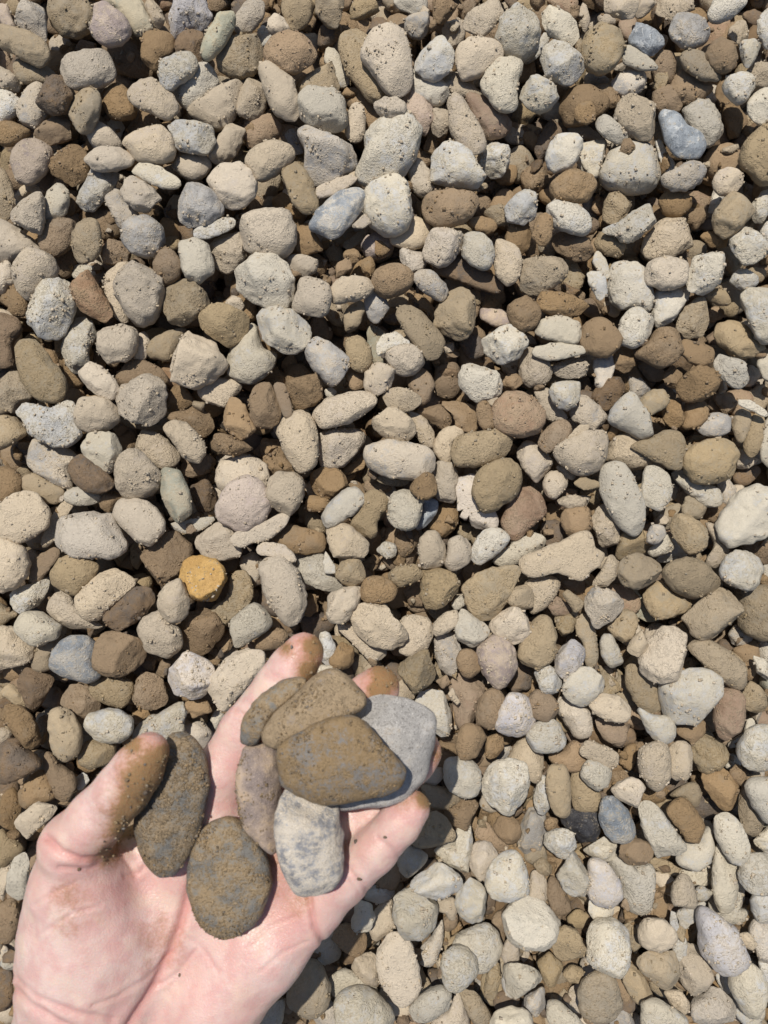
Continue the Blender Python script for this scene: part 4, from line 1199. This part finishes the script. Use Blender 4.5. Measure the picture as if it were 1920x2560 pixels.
# ---------------------------------------------------------------- labels
COLW = {'t': 'dusty tan', 'w': 'pale dusty cream', 'g': 'dusty grey', 'b': 'muddy brown', 'd': 'dark muddy', 'o': 'olive brown',
        'e': 'grey-green', 'u': 'slate blue', 'v': 'lavender grey', 'p': 'purple-grey', 'q': 'pinkish', 'y': 'ochre', 'r': 'rusty brown', 'k': 'black'}
LAND = {
 'A4': ('purple-grey wedge-shaped pebble with tan dust, near the top left corner', 'the purple-grey wedge'),
 'A8': ('olive green rod-shaped pebble leaning near the top edge', 'the olive green rod pebble'),
 'A15': ('broad grey boxy stone with a dark band, upper left', 'the broad grey boxy stone'),
 'A47': ('big round blue-grey stone with tan crust, left of the boxy tan stone', 'the big round blue-grey stone'),
 'B10': ('rusty brown block-shaped stone near the top, left of centre', 'the rusty brown block'),
 'B13': ('largest upright tan oval stone near the top centre', 'the large upright tan oval'),
 'B37': ('large folded cream stone, biggest in the upper middle', 'the large folded cream stone'),
 'B42': ('glossy blue-green pebble with a dent, upper middle', 'the glossy blue-green pebble'),
 'C10': ('dark blue angular stone near the top right', 'the dark blue angular stone'),
 'C7': ('tall oval pebble half covered by brown mud, top right', 'the half-muddy tall oval'),
 'C33': ('blue and white lobe of the heart-shaped pair of pebbles', 'the blue heart-shaped lobe'),
 'C40': ('small brown clod perched on the big pale dome', 'the small perched brown clod'),
 'C51': ('long pale flat-sided stone pointing up right', 'the long pale flat-sided stone'),
 'D33': ('winged cream stone with two raised corners, left side', 'the winged cream stone'),
 'D26': ('big olive brown wedge at the left edge', 'the big olive wedge'),
 'D8': ('rust brown crumbly clod beside the big white oval', 'the rust brown clod'),
 'D20': ('angular tan wedge with a rusty spot at its centre', 'the rust-spotted tan wedge'),
 'E43': ('wide speckled grey and white oval near the picture centre', 'the wide speckled oval'),
 'E19': ('thin white shell-like flake on a tan stone', 'the white shell-like flake'),
 'E12': ('large olive brown egg-shaped stone, tilted, in the middle', 'the large brown egg stone'),
 'E54': ('smooth upright dark grey pebble beside the big olive oval', 'the smooth dark grey pebble'),
 'F35': ('pale heart-shaped pebble near the right, tan with faint red', 'the pale heart-shaped pebble'),
 'F48': ('big lumpy olive boulder-like stone at the right', 'the big lumpy olive stone'),
 'F18': ('pale blue-grey rectangular chip standing on end', 'the pale rectangular chip'),
 'F23': ('big white angular stone cut by the right edge', 'the big white edge stone'),
 'E51': ('big reddish brown round stone right of the middle', 'the big reddish round stone'),
 'G3': ('blue-grey box-shaped stone with smooth flat top, left side', 'the blue-grey box stone'),
 'G18': ('slate blue pebble with white veins, left of the hand', 'the veined slate blue pebble'),
 'G23': ('mustard yellow round pebble with grey crust patches', 'the mustard yellow pebble'),
 'G30': ('pale purple angular stone just above the hand', 'the pale purple stone'),
 'G40': ('pale ribbed oval pebble just left of the thumb tip', 'the pale oval by the thumb'),
 'H46': ('rusty orange-brown angular stone right of the fingertips', 'the rusty orange stone'),
 'H37': ('purple-speckled round stone right of the fingertips', 'the purple-speckled stone'),
 'I2': ('long flat tan slab tilted up, right of centre', 'the long tan slab'),
 'I17': ('angular pale stone with a dark broken face below the slab', 'the broken pale stone'),
 'I21': ('large olive egg-shaped stone near the right edge', 'the large olive egg'),
 'I40': ('big pale rounded-square stone, lower right', 'the big pale square stone'),
 'I58': ('flat fossil-like tan ring lying among pebbles', 'the fossil-like ring'),
 'K8': ('pale blue egg-shaped pebble beside the black stone', 'the pale blue egg'),
 'K9': ('black broken stone at the lower right', 'the black stone'),
 'K25': ('large lavender white stone at the lower right', 'the large lavender stone'),
 'K55': ('round flat brown disc at the bottom edge', 'the flat brown disc'),
 'J17': ('big flat tan oval standing below the little finger', 'the big flat tan oval'),
 'J24': ('round pale ball-shaped pebble right of the big flat oval', 'the pale ball pebble'),
 'L5': ('tan oval pebble touching the thumb edge, left side', 'the tan oval at the thumb edge'),
}
bykey = {s['key']: i for i, s in enumerate(ST)}
for kk in LAND: single.add(bykey[kk])
single_list = sorted(single, key=lambda i: -vis[i])
drop = [i for i in reversed(single_list) if ST[i]['key'] not in LAND][:max(0, len(single) - 300)]
single -= set(drop)
land_idx = [bykey[k] for k in LAND]
DIRS = ['right of', 'above right of', 'above', 'above left of', 'left of', 'below left of', 'below', 'below right of']
ORD = ['', 'second ', 'third ', 'fourth ', 'fifth ', 'sixth ', 'seventh ', 'eighth ']
groups = {}
for i in single:
    s = ST[i]
    if s['key'] in LAND:
        s['label'] = LAND[s['key']][0]; continue
    j = min(land_idx, key=lambda k: (ST[k]['c'][0] - s['c'][0]) ** 2 + (ST[k]['c'][1] - s['c'][1]) ** 2)
    dx = s['c'][0] - ST[j]['c'][0]; dy = -(s['c'][1] - ST[j]['c'][1])
    o = int(round(math.atan2(dy, dx) / (math.pi / 4))) % 8
    el = s['R'].max() / np.min(s['R'])
    shp = {'a': 'angular', 'b': 'blocky', 'f': 'flat'}.get(s['build']) or ('elongated' if el > 1.75 else 'oval' if el > 1.3 else 'round')
    sz = 'large ' if s['A'] > 14500 else 'small ' if s['A'] < 5200 else ''
    groups.setdefault((sz + COLW[s['cls']] + ' ' + shp, o, j), []).append((math.hypot(dx, dy), i))
for (desc, o, j), L in groups.items():
    L.sort()
    for n, (dd, i) in enumerate(L):
        ST[i]['label'] = f"{desc} pebble, {ORD[n]}{'closest ' if n else ''}{DIRS[o]} {LAND[ST[j]['key']][1]}"

# ---------------------------------------------------------------- build the pebbles
crumbs = Join()
cv1, cf1 = cube_sphere(1)
def sticky(v, x, y, z, cls, area, lr):
    """dry grains of clay stuck on a pebble, in patches"""
    up = np.flatnonzero(v[:, 2] > .15 * v[:, 2].max())
    sd = int(lr.integers(999))
    pt = vnoise(v[up] * 210, sd)
    up = up[pt > lr.uniform(-.5, .35)]
    if len(up) < 4 or cls in 'uk': return
    for i in lr.choice(up, int(area / 230 * lr.uniform(.3, 1.7))):
        r = .00024 + .00080 * lr.random() ** 3
        p = v[i] + lr.uniform(-.0004, .0004, 3)
        crumbs.add(cv1 * r * lr.uniform(.6, 1.2, 3) * (1 + .35 * lr.uniform(-1, 1, (8, 1))) + p + np.array([x, y, z]), cf1,
                   CLS[cls if cls in 'tbdor' else 't'], lr.random())
for i, s in enumerate(ST):
    one = i in single
    if vis[i] == 0 and not one: continue
    lr = s['lr']
    k = (D - s['z']) / F
    n = 19 if one else 11
    bld = 'a' if s['build'] == 'r' and lr.random() < .33 else s['build']
    v, f = shape_verts(n, s['R'], s['h'], bld, int(lr.integers(9999)), lr, k,
                       .55 if s['cls'] in 'ukv' else 1.0)
    x, y = px2w(*s['c'], s['z'])
    sticky(v, x, y, s['z'], s['cls'], s['A'], lr)
    if one:
        me = mesh_from('pebble', v, f, [M[s['cls']]], rnd=lr.random())
        o = obj('pebble', me, label=s['label'], category='pebble', group='pebbles lying on the ground')
        o.location = (x, y, s['z'])
    else:
        gravel.add(v + np.array([x, y, s['z']]), f, CLS[s['cls']], lr.random())

obj('gravel', gravel.mesh('gravel', ALLMATS), kind='stuff', label='smaller pebbles filling the gaps and the rest of the gravel bed', category='gravel')

# crumbs of dry clay lying on and between the stones
cv, cf = cube_sphere(2)
for _ in range(5200):
    px = rng.uniform(-20, 1940); py = rng.uniform(-20, 2580)
    gx_, gy_ = int((px - X0) // CS), int((py - Y0) // CS)
    if IDB[gy_, gx_] >= 0: continue
    z = float(HF[gy_, gx_]) - .0004
    r = .00030 + .0013 * rng.random() ** 4
    v = cv * r * rng.uniform(.7, 1.2, 3) * (1 + .3 * rng.uniform(-1, 1, (len(cv), 1)))
    x, y = px2w(px, py, z)
    on = IDB[gy_, gx_]
    c = (ST[on]['cls'] if ST[on]['cls'] in 'tbdogr' else 't') if on >= 0 else 'b'
    crumbs.add(v + np.array([x, y, z]), cf, CLS[c], rng.random())
# bigger clods of soil in the gaps
cv4, cf4 = cube_sphere(5)
for _ in range(2200):
    px = rng.uniform(-20, 1940); py = rng.uniform(-20, 2580)
    gx_, gy_ = int((px - X0) // CS), int((py - Y0) // CS)
    z = float(HF[gy_, gx_])
    if z > -.015: continue
    r = .0010 + .0036 * rng.random() ** 1.6
    v = cv4 * r * rng.uniform(.55, 1.3, 3)
    v = v * (1 + .42 * vnoise(v / r * 1.3 + rng.uniform(0, 50), 1) + .26 * vnoise(v / r * 3.1, 2))[:, None]
    for _k in range(6):                          # broken faces
        nn = rng.normal(size=3); nn /= np.linalg.norm(nn)
        dd = v @ nn; v -= np.maximum(dd - dd.max() * rng.uniform(.35, .8), 0)[:, None] * nn
    x, y = px2w(px, py, z)
    crumbs.add(v + np.array([x, y, z]), cf4, CLS['bbbbdot'[rng.integers(7)]], rng.random())
obj('dirt_crumbs', crumbs.mesh('dirt_crumbs', ALLMATS), kind='stuff', label='crumbs and clods of dry brown clay between the pebbles', category='dirt')

# ---------------------------------------------------------------- the hand
ZH = D - 0.255
def P3(zx, zy, zmm):
    z = ZH + zmm / 1000
    x, y = px2w(zx * .69922, 1500 + zy * .69922, z)
    return np.array([x, y, z]) * 1000          # mm

def cone(a, ra, b, rb): return (P3(*a), ra, P3(*b), rb)
def chain(L): return [cone(L[i][:3], L[i][3], L[i + 1][:3], L[i + 1][3]) for i in range(len(L) - 1)]
FING = {
 'thumb': [(265, 880, 5, 10.6), (347, 780, 10, 9.2), (442, 674, 13, 8.5), (490, 607, 14.5, 8.0), (533, 545, 15.5, 6.4)],
 'index': [(760, 745, -10, 11), (800, 610, -7, 9.4), (880, 468, -5, 8.8), (1000, 308, -3, 8.2), (1045, 245, -2.5, 7.9), (1086, 188, -2, 6.9)],
 'middle': [(900, 850, -12, 11), (1090, 600, -15, 9.2), (1255, 408, -13, 8.2), (1318, 350, -10, 8.2), (1354, 312, -8, 7.4)],
 'ring': [(1010, 960, -12, 10.8), (1250, 775, -15, 9.0), (1410, 640, -14, 8.0), (1475, 578, -13, 7.6), (1510, 542, -12.5, 6.9)],
 'little': [(1110, 1090, -10, 10.6), (1225, 1000, -6, 8.5), (1340, 896, -2, 7.5), (1430, 797, 0, 7.0), (1476, 745, 1, 6.0)],
}
PALM = []
PALM += chain([(265, 880, 5, 10.6), (300, 1040, -4, 17), (345, 1190, -11, 24.5), (345, 1360, -14, 24), (320, 1560, -20, 22)])
PALM += chain([(380, 1620, -20, 17), (560, 1150, -17, 14), (760, 745, -10, 11)])
PALM += chain([(440, 1640, -20, 17), (700, 1140, -17, 13), (900, 850, -12, 11)])
PALM += chain([(540, 1660, -20, 17), (830, 1190, -16, 13.5), (1010, 960, -12, 10.8)])
PALM += chain([(640, 1660, -20, 16), (780, 1410, -12, 15.5), (935, 1245, -11, 14), (1110, 1090, -10, 10.6)])
PALM += chain([(330, 990, -12, 9), (540, 890, -14, 8.5), (760, 780, -12, 10)])
ARM = chain([(300, 1500, -20, 22), (160, 1760, -22, 21), (-150, 2500, -28, 27), (-420, 3150, -34, 30)])
ARM += chain([(600, 1560, -20, 17), (450, 1860, -22, 18), (180, 2550, -28, 26), (-120, 3250, -34, 30)])
ARM += chain([(440, 1560, -20, 20), (300, 1820, -22, 20), (20, 2540, -28, 27), (-270, 3200, -34, 30)])

allc = [c for L in FING.values() for c in chain(L)] + PALM + ARM
lo = np.min([np.minimum(c[0] - c[1], c[2] - c[3]) for c in allc], 0) - 6
hi = np.max([np.maximum(c[0] + c[1], c[2] + c[3]) for c in allc], 0) + 6
RES = 1.25
nx, ny, nz = (np.ceil((hi - lo) / RES).astype(int) + 1)
GX = (lo[0] + RES * np.arange(nx)).astype(np.float32)
GY = (lo[1] + RES * np.arange(ny)).astype(np.float32)
GZ = (lo[2] + RES * np.arange(nz)).astype(np.float32)

def smin(a, b, k):
    h = np.clip(0.5 + 0.5 * (b - a) / k, 0, 1)
    return b + (a - b) * h - k * h * (1 - h)

def paint(FLD, cones, k):
    """smooth-union the cones into FLD, only inside each cone's neighbourhood"""
    for a, ra, b, rb in cones:
        m = max(ra, rb) + 9
        i0 = np.maximum(((np.minimum(a, b) - m - lo) / RES).astype(int), 0)
        i1 = np.minimum(((np.maximum(a, b) + m - lo) / RES).astype(int) + 2, (nx, ny, nz))
        sl = tuple(slice(i0[d], i1[d]) for d in range(3))
        x, y, z = GX[sl[0]][:, None, None], GY[sl[1]][None, :, None], GZ[sl[2]][None, None, :]
        ba = b - a
        t = ((x - a[0]) * ba[0] + (y - a[1]) * ba[1] + (z - a[2]) * ba[2]) / max(1e-6, ba @ ba)
        t = np.clip(t, 0, 1)
        d = np.sqrt((x - a[0] - t * ba[0]) ** 2 + (y - a[1] - t * ba[1]) ** 2 + (z - a[2] - t * ba[2]) ** 2) - (ra + (rb - ra) * t)
        FLD[sl] = smin(FLD[sl], d.astype(np.float32), k)

FLD = np.full((nx, ny, nz), 9.0, dtype=np.float32)
paint(FLD, PALM + ARM, 7.0)
for L in FING.values():
    G = np.full((nx, ny, nz), 9.0, dtype=np.float32)
    paint(G, chain(L), 2.0)
    FLD = smin(FLD, G, 3.2)

def surface_nets(F_):
    s = F_ < 0
    nxx, nyy, nzz = F_.shape
    acc = np.zeros((nxx - 1, nyy - 1, nzz - 1, 3), np.float32); cnt = np.zeros((nxx - 1, nyy - 1, nzz - 1), np.float32)
    corners = [(i, j, k) for i in (0, 1) for j in (0, 1) for k in (0, 1)]
    sh = lambda A, c: A[c[0]:nxx - 1 + c[0], c[1]:nyy - 1 + c[1], c[2]:nzz - 1 + c[2]]
    ssum = sum(sh(s, c).astype(np.int8) for c in corners)
    act = (ssum > 0) & (ssum < 8)
    idx = np.argwhere(act)
    vid = np.full(act.shape, -1, np.int32); vid[act] = np.arange(len(idx))
    P = np.zeros((len(idx), 3)); C = np.zeros(len(idx))
    for a in corners:
        for d in range(3):
            if a[d] == 1: continue
            b = list(a); b[d] = 1
            fa = F_[idx[:, 0] + a[0], idx[:, 1] + a[1], idx[:, 2] + a[2]]
            fb = F_[idx[:, 0] + b[0], idx[:, 1] + b[1], idx[:, 2] + b[2]]
            cr = (fa < 0) != (fb < 0)
            t = np.where(cr, fa / np.where(cr, fa - fb, 1), 0)
            q = np.tile(np.array(a, float), (len(idx), 1)); q[:, d] += t
            P[cr] += q[cr]; C[cr] += 1
    V = idx + P / C[:, None]
    faces = []
    for d in range(3):
        e = [(1, 2), (2, 0), (0, 1)][d]
        sl0 = [slice(None)] * 3; sl1 = [slice(None)] * 3
        sl0[d] = slice(0, -1); sl1[d] = slice(1, None)
        A, B = s[tuple(sl0)], s[tuple(sl1)]
        for flip, msk in ((False, A & ~B), (True, ~A & B)):
            w = np.argwhere(msk)
            w = w[(w[:, e[0]] > 0) & (w[:, e[1]] > 0)]
            u = np.zeros(3, int); u[e[0]] = 1; v2 = np.zeros(3, int); v2[e[1]] = 1
            q = [w - u - v2, w - v2, w, w - u]
            ok = np.ones(len(w), bool)
            for k in q: ok &= np.all(k < np.array(act.shape), 1)
            ids = [vid[k[ok, 0], k[ok, 1], k[ok, 2]] for k in q]
            fc = np.stack(ids, 1)
            if flip: fc = fc[:, ::-1]
            faces.append(fc)
    Fc = np.concatenate(faces)
    Fc = Fc[(Fc >= 0).all(1)]
    return V, Fc
HV, HFc = surface_nets(FLD)
HV = lo + HV * RES

def smooth_mesh(V, Fq, it, lam):
    e = np.concatenate([Fq[:, [0, 1]], Fq[:, [1, 2]], Fq[:, [2, 3]], Fq[:, [3, 0]]])
    for _ in range(it):
        A = np.zeros_like(V); c = np.zeros(len(V))
        for a, b in ((0, 1), (1, 0)):
            np.add.at(A, e[:, a], V[e[:, b]]); np.add.at(c, e[:, a], 1)
        V = V + lam * (A / np.maximum(c, 1)[:, None] - V)
    return V
HV = smooth_mesh(HV, HFc, 3, .5)
# refine once
me0 = mesh_from('tmp', HV, HFc, [])
bm = bmesh.new(); bm.from_mesh(me0)
bmesh.ops.subdivide_edges(bm, edges=bm.edges[:], cuts=1, use_grid_fill=True, smooth=0.0)
bm.verts.ensure_lookup_table(); bm.verts.index_update()
HV = np.array([v.co[:] for v in bm.verts])
HFc = np.array([[v.index for v in f.verts] for f in bm.faces if len(f.verts) == 4], dtype=np.int32)
bm.free(); bpy.data.meshes.remove(me0)
HV = smooth_mesh(HV, HFc, 4, .5)

def vnormals(V, Fq):
    n = np.cross(V[Fq[:, 2]] - V[Fq[:, 0]], V[Fq[:, 3]] - V[Fq[:, 1]])
    N = np.zeros_like(V)
    for k in range(4): np.add.at(N, Fq[:, k], n)
    return N / (np.linalg.norm(N, axis=1, keepdims=True) + 1e-12)
HN = vnormals(HV, HFc)
# picture-plane coordinates of every hand vertex, in the same traced units as the joints
def zoomxy(V):
    k = F / (D - V[:, 2] / 1000)
    return (960 + V[:, 0] / 1000 * k) / .69922, (1280 - V[:, 1] / 1000 * k - 1500) / .69922
ZX, ZY = zoomxy(HV)
UP = np.clip(HN[:, 2] * 2.0, 0, 1)

def poly_dist(px, py, L):
    d = np.full(len(px), 1e9)
    for (x0, y0), (x1, y1) in zip(L[:-1], L[1:]):
        dx, dy = x1 - x0, y1 - y0
        t = np.clip(((px - x0) * dx + (py - y0) * dy) / (dx * dx + dy * dy), 0, 1)
        d = np.minimum(d, np.hypot(px - x0 - t * dx, py - y0 - t * dy))
    return d * .0926                              # mm
CREASES = [
 (1.9, 1.5, [(760, 830), (700, 950), (672, 1060), (648, 1150), (605, 1265), (555, 1370), (480, 1490), (420, 1600)]),
 (1.3, 1.0, [(1098, 1020), (1108, 1090), (1124, 1170), (1150, 1215)]),
 (1.5, 1.2, [(165, 850), (225, 900), (290, 925), (350, 925), (405, 895)]),
 (.8, 1.0, [(215, 955), (320, 962), (385, 930)]),
 (.6, .8, [(430, 915), (462, 945), (485, 985)]),
 (.6, .8, [(520, 950), (500, 975), (450, 985)]),
 (.7, .9, [(1225, 935), (1265, 985), (1310, 1040)]),
 (.5, .8, [(1205, 955), (1245, 1005), (1285, 1055)]),
 (.6, .8, [(1350, 850), (1395, 890), (1430, 925)]),
 (1.2, 1.3, [(45, 1385), (110, 1440), (200, 1500), (320, 1560)]),
 (.8, 1.1, [(30, 1330), (120, 1410), (260, 1470), (400, 1500)]),
 (.5, .7, [(620, 1260), (520, 1350), (420, 1420), (330, 1450)]),
 (.5, .7, [(560, 1380), (640, 1330), (700, 1250)]),
 (.45, .7, [(640, 1180), (720, 1240), (780, 1330)]),
 (.4, .6, [(120, 1090), (200, 1040), (270, 1010)]),
 (.4, .6, [(150, 1190), (260, 1120), (360, 1090)]),
 (.4, .6, [(880, 1240), (960, 1170), (1060, 1130)]),
 (.35, .6, [(930, 1330), (1010, 1260), (1100, 1220)]),
 (.7, .8, [(845, 395), (890, 420), (950, 465)]),
 (.6, .8, [(945, 265), (1000, 300), (1060, 330)]),
 (.5, .7, [(955, 250), (1010, 285), (1070, 315)]),
 (.6, .8, [(395, 600), (440, 650), (500, 720)]),
 (.5, .8, [(378, 615), (425, 668), (480, 735)]),
]
disp = np.zeros(len(HV)); red = np.zeros(len(HV))
for dep, wd, L in CREASES:
    d = poly_dist(ZX, ZY, L)
    disp -= dep * .68 * np.exp(-(d / wd) ** 2) * UP
    disp += dep * .18 * np.exp(-((d - 2.2 * wd) / (1.6 * wd)) ** 2) * UP
    red += .45 * dep * np.exp(-(d / (wd * 1.2)) ** 2) * UP
# soft flesh: pads of the palm and uneven skin
disp += UP * (.55 * vnoise(HV / 9.0, 11) + .22 * vnoise(HV / 4.0, 12) + .05 * vnoise(HV / 1.3, 13))
HV = HV + HN * disp[:, None]
# blush: fingertips and heel of the thumb
def blob(x, y, r): return np.exp(-(((ZX - x) ** 2 + (ZY - y) ** 2) / r ** 2))
red += .9 * blob(1100, 180, 90) + 1.0 * blob(1355, 300, 100) + .9 * blob(1515, 540, 100) + .5 * blob(1480, 745, 80) + .7 * blob(540, 560, 90)
red += .35 * blob(420, 1080, 160) + .3 * blob(300, 960, 120) + .35 * blob(820, 650, 120) + .35 * blob(1000, 1000, 160) + .3 * blob(1060, 1120, 140) + .25 * blob(760, 1380, 220)
# stains of clay on the skin
dirt = .55 * blob(490, 640, 80) + .5 * blob(430, 820, 70) + 1.15 * blob(565, 640, 90) + 1.2 * blob(600, 560, 60) + 1.1 * blob(530, 730, 90) + .85 * blob(470, 800, 60) + .45 * blob(470, 520, 60)
dirt += .9 * blob(1130, 165, 40) + .8 * blob(1105, 255, 38) + .7 * blob(1018, 165, 28) + .8 * blob(1385, 265, 45) + .8 * blob(1330, 330, 40) + 1.0 * blob(1530, 715, 36) + .7 * blob(470, 505, 36) + .6 * blob(385, 905, 45) + .6 * blob(940, 930, 45)
dirt += .55 * blob(1120, 170, 70) + .4 * blob(1030, 190, 35) + .6 * blob(1090, 260, 50) + .75 * blob(1360, 260, 60) + .6 * blob(1395, 320, 50) + .8 * blob(1560, 540, 70)
dirt += .8 * blob(1525, 700, 40) + .55 * blob(1450, 720, 45) + .5 * blob(1090, 1070, 55) + .45 * blob(960, 960, 70) + .3 * blob(230, 1060, 70) + .28 * blob(230, 1180, 60) + .3 * blob(360, 920, 60) + .3 * blob(600, 1180, 110)
dirt += .22 * blob(900, 420, 120) + .22 * blob(1000, 1080, 130) + .2 * blob(330, 1080, 160) + .25 * blob(400, 760, 120) + .2 * blob(1330, 900, 110)
dirt += .5 * blob(940, 470, 60) + .25 * blob(560, 1330, 120)

def skin_mat():
    m, nt, bs = base_nodes('skin')
    tc = nt.nodes.new('ShaderNodeTexCoord'); co = tc.outputs['Object']
    ar = nt.nodes.new('ShaderNodeAttribute'); ar.attribute_name = 'blush'
    ad = nt.nodes.new('ShaderNodeAttribute'); ad.attribute_name = 'stain'
    a = tex(nt, co, 45, 4, .55); b = tex(nt, co, 160, 5, .6); c = tex(nt, co, 900, 4, .65); g = tex(nt, co, 1900, 2, .6)
    col = mixc(nt, smooth(nt, a, .32, .68), (.575, .385, .33), (.64, .485, .435))
    col = mixc(nt, mmath(nt, 'MULTIPLY', smooth(nt, b, .40, .64), .60), col, (.56, .32, .295))
    col = mixc(nt, mmath(nt, 'MULTIPLY', smooth(nt, tex(nt, co, 110, 3, .5), .52, .68), .50), col, (.66, .52, .42))
    col = mixc(nt, mmath(nt, 'MULTIPLY', ar.outputs['Fac'], .72, clamp=True), col, (.54, .225, .20))
    dm = mmath(nt, 'ADD', ad.outputs['Fac'], mmath(nt, 'MULTIPLY', mmath(nt, 'SUBTRACT', b, .5), 1.1))
    dm = mmath(nt, 'ADD', dm, mmath(nt, 'MULTIPLY', mmath(nt, 'SUBTRACT', c, .5), .9))
    gate = smooth(nt, ad.outputs['Fac'], .08, .3)
    thin = mmath(nt, 'MULTIPLY', mmath(nt, 'MULTIPLY', smooth(nt, dm, .05, .95), .78), gate)
    col = mixc(nt, thin, col, (.33, .17, .075))
    thick = mmath(nt, 'MULTIPLY', smooth(nt, dm, .60, 1.10), gate)
    col = mixc(nt, mmath(nt, 'MULTIPLY', thick, .85), col, (.24, .145, .062))
    nt.links.new(col, bs.inputs['Base Color'])
    nt.links.new(mmath(nt, 'ADD', .40, mmath(nt, 'MULTIPLY', thick, .5), clamp=True), bs.inputs['Roughness'])
    bs.inputs['Subsurface Weight'].default_value = .35
    bs.inputs['Subsurface Radius'].default_value = (1.0, .35, .2)
    bs.inputs['Subsurface Scale'].default_value = .0035
    bs.inputs['Specular IOR Level'].default_value = .34
    vo = nt.nodes.new('ShaderNodeTexVoronoi'); vo.feature = 'DISTANCE_TO_EDGE'
    vo.inputs['Scale'].default_value = 900; nt.links.new(co, vo.inputs['Vector'])
    hg = mmath(nt, 'ADD', mmath(nt, 'MULTIPLY', smooth(nt, vo.outputs['Distance'], 0, .16), .25),
               mmath(nt, 'ADD', mmath(nt, 'MULTIPLY', c, .35), mmath(nt, 'MULTIPLY', mmath(nt, 'MULTIPLY', thick, g), 1.6)))
    bp = nt.nodes.new('ShaderNodeBump'); bp.inputs['Strength'].default_value = .45; bp.inputs['Distance'].default_value = .0005
    nt.links.new(hg, bp.inputs['Height']); nt.links.new(bp.outputs[0], bs.inputs['Normal'])
    return m
base = HV.mean(0) / 1000
hand_me = mesh_from('hand', HV / 1000 - base, HFc, [skin_mat()], attrs={'blush': np.clip(red, 0, 1.4), 'stain': np.clip(dirt, 0, 1.4)})
hand = obj('hand', hand_me, label='bare left hand and wrist, palm up, holding muddy stones above the gravel', category='hand')
hand.location = base

# crumbs of clay stuck to thumb and fingers
stuck = Join()
HN2 = vnormals(HV, HFc)
w = np.clip(dirt - .45, 0, 1) * (HN2[:, 2] > -.1)
w[w < .05] = 0
pick = rng.choice(len(HV), 260, p=w / w.sum())
for i in pick:
    r = .00014 + .0005 * rng.random() ** 3
    v = cv * r * rng.uniform(.6, 1.2, 3) * (1 + .3 * rng.uniform(-1, 1, (len(cv), 1)))
    stuck.add(v + HV[i] / 1000 + HN2[i] * r * .3 - base, cf, CLS['B'], rng.random())
for (x, y) in ((283, 968), (1268, 860), (1378, 850), (640, 1340), (455, 640), (520, 690), (1285, 1000)):
    i = int(np.argmin((ZX - x) ** 2 + (ZY - y) ** 2 + np.where(HN2[:, 2] > .3, 0, 1e6)))
    stuck.add(cv * rng.uniform(.0005, .0009) * rng.uniform(.6, 1.2, 3) + HV[i] / 1000 - base, cf, CLS['d'], rng.random())
obj('dirt', stuck.mesh('dirt', ALLMATS), parent=hand, kind='stuff')

# ---------------------------------------------------------------- stones in the hand
HL = {
 's1': 'long olive brown muddy stone pinched under the thumb',
 's2': 'flat olive oval stone lying alone on the palm',
 's3': 'tan elongated stone standing along the middle of the hand',
 's4': 'pale grey spotted block-shaped stone at the base of the little finger',
 's5': 'big muddy brown oval stone on top of the held heap',
 's6': 'grey granite slab in the hand, under the big muddy oval',
 's7': 'brown and grey blocky stone in the hand next to the index finger',
 's8': 'thin dark olive stone lying along the index finger',
}
SHEAR = {}
for key, cls, build, zmm, hmm, txt in HELD:
    w = [float(a) for a in txt.split()]
    P = [(w[i] * .69922, 1500 + w[i + 1] * .69922) for i in range(0, len(w), 2)]
    c, R, A = outline(P)
    z = ZH + zmm / 1000
    k = (D - z) / F
    lr = np.random.default_rng(40 + int(key[1]))
    v, f = shape_verts(26, R, hmm / 1000 / k, build, int(lr.integers(9999)), lr, k, .7, soft=build != 'b')
    x, y = px2w(*c, z)
    o = obj('held_stone', mesh_from('held_stone', v, f, [M[cls]], rnd=lr.random()),
            label=HL[key], category='stone', group='stones held in the hand')
    o.location = (x, y, z)
    if key not in ('s4', 's6'):
        caked = Join()
        up = np.flatnonzero(v[:, 2] > .45 * v[:, 2].max())
        up = up[vnoise(v[up] * 150, 60 + int(key[1])) + .5 * vnoise(v[up] * 420, 3) > .10]
        for i in lr.choice(up, int(A / 55)):
            r = .00014 + .00045 * lr.random() ** 3
            caked.add(cv1 * r * lr.uniform(.6, 1.2, 3) * (1 + .35 * lr.uniform(-1, 1, (8, 1))) + v[i] + lr.uniform(-.00035, .00035, 3) * (1, 1, .2), cf1, CLS['B'], lr.random())
        obj('dirt', caked.mesh('dirt', ALLMATS), parent=o, kind='stuff')
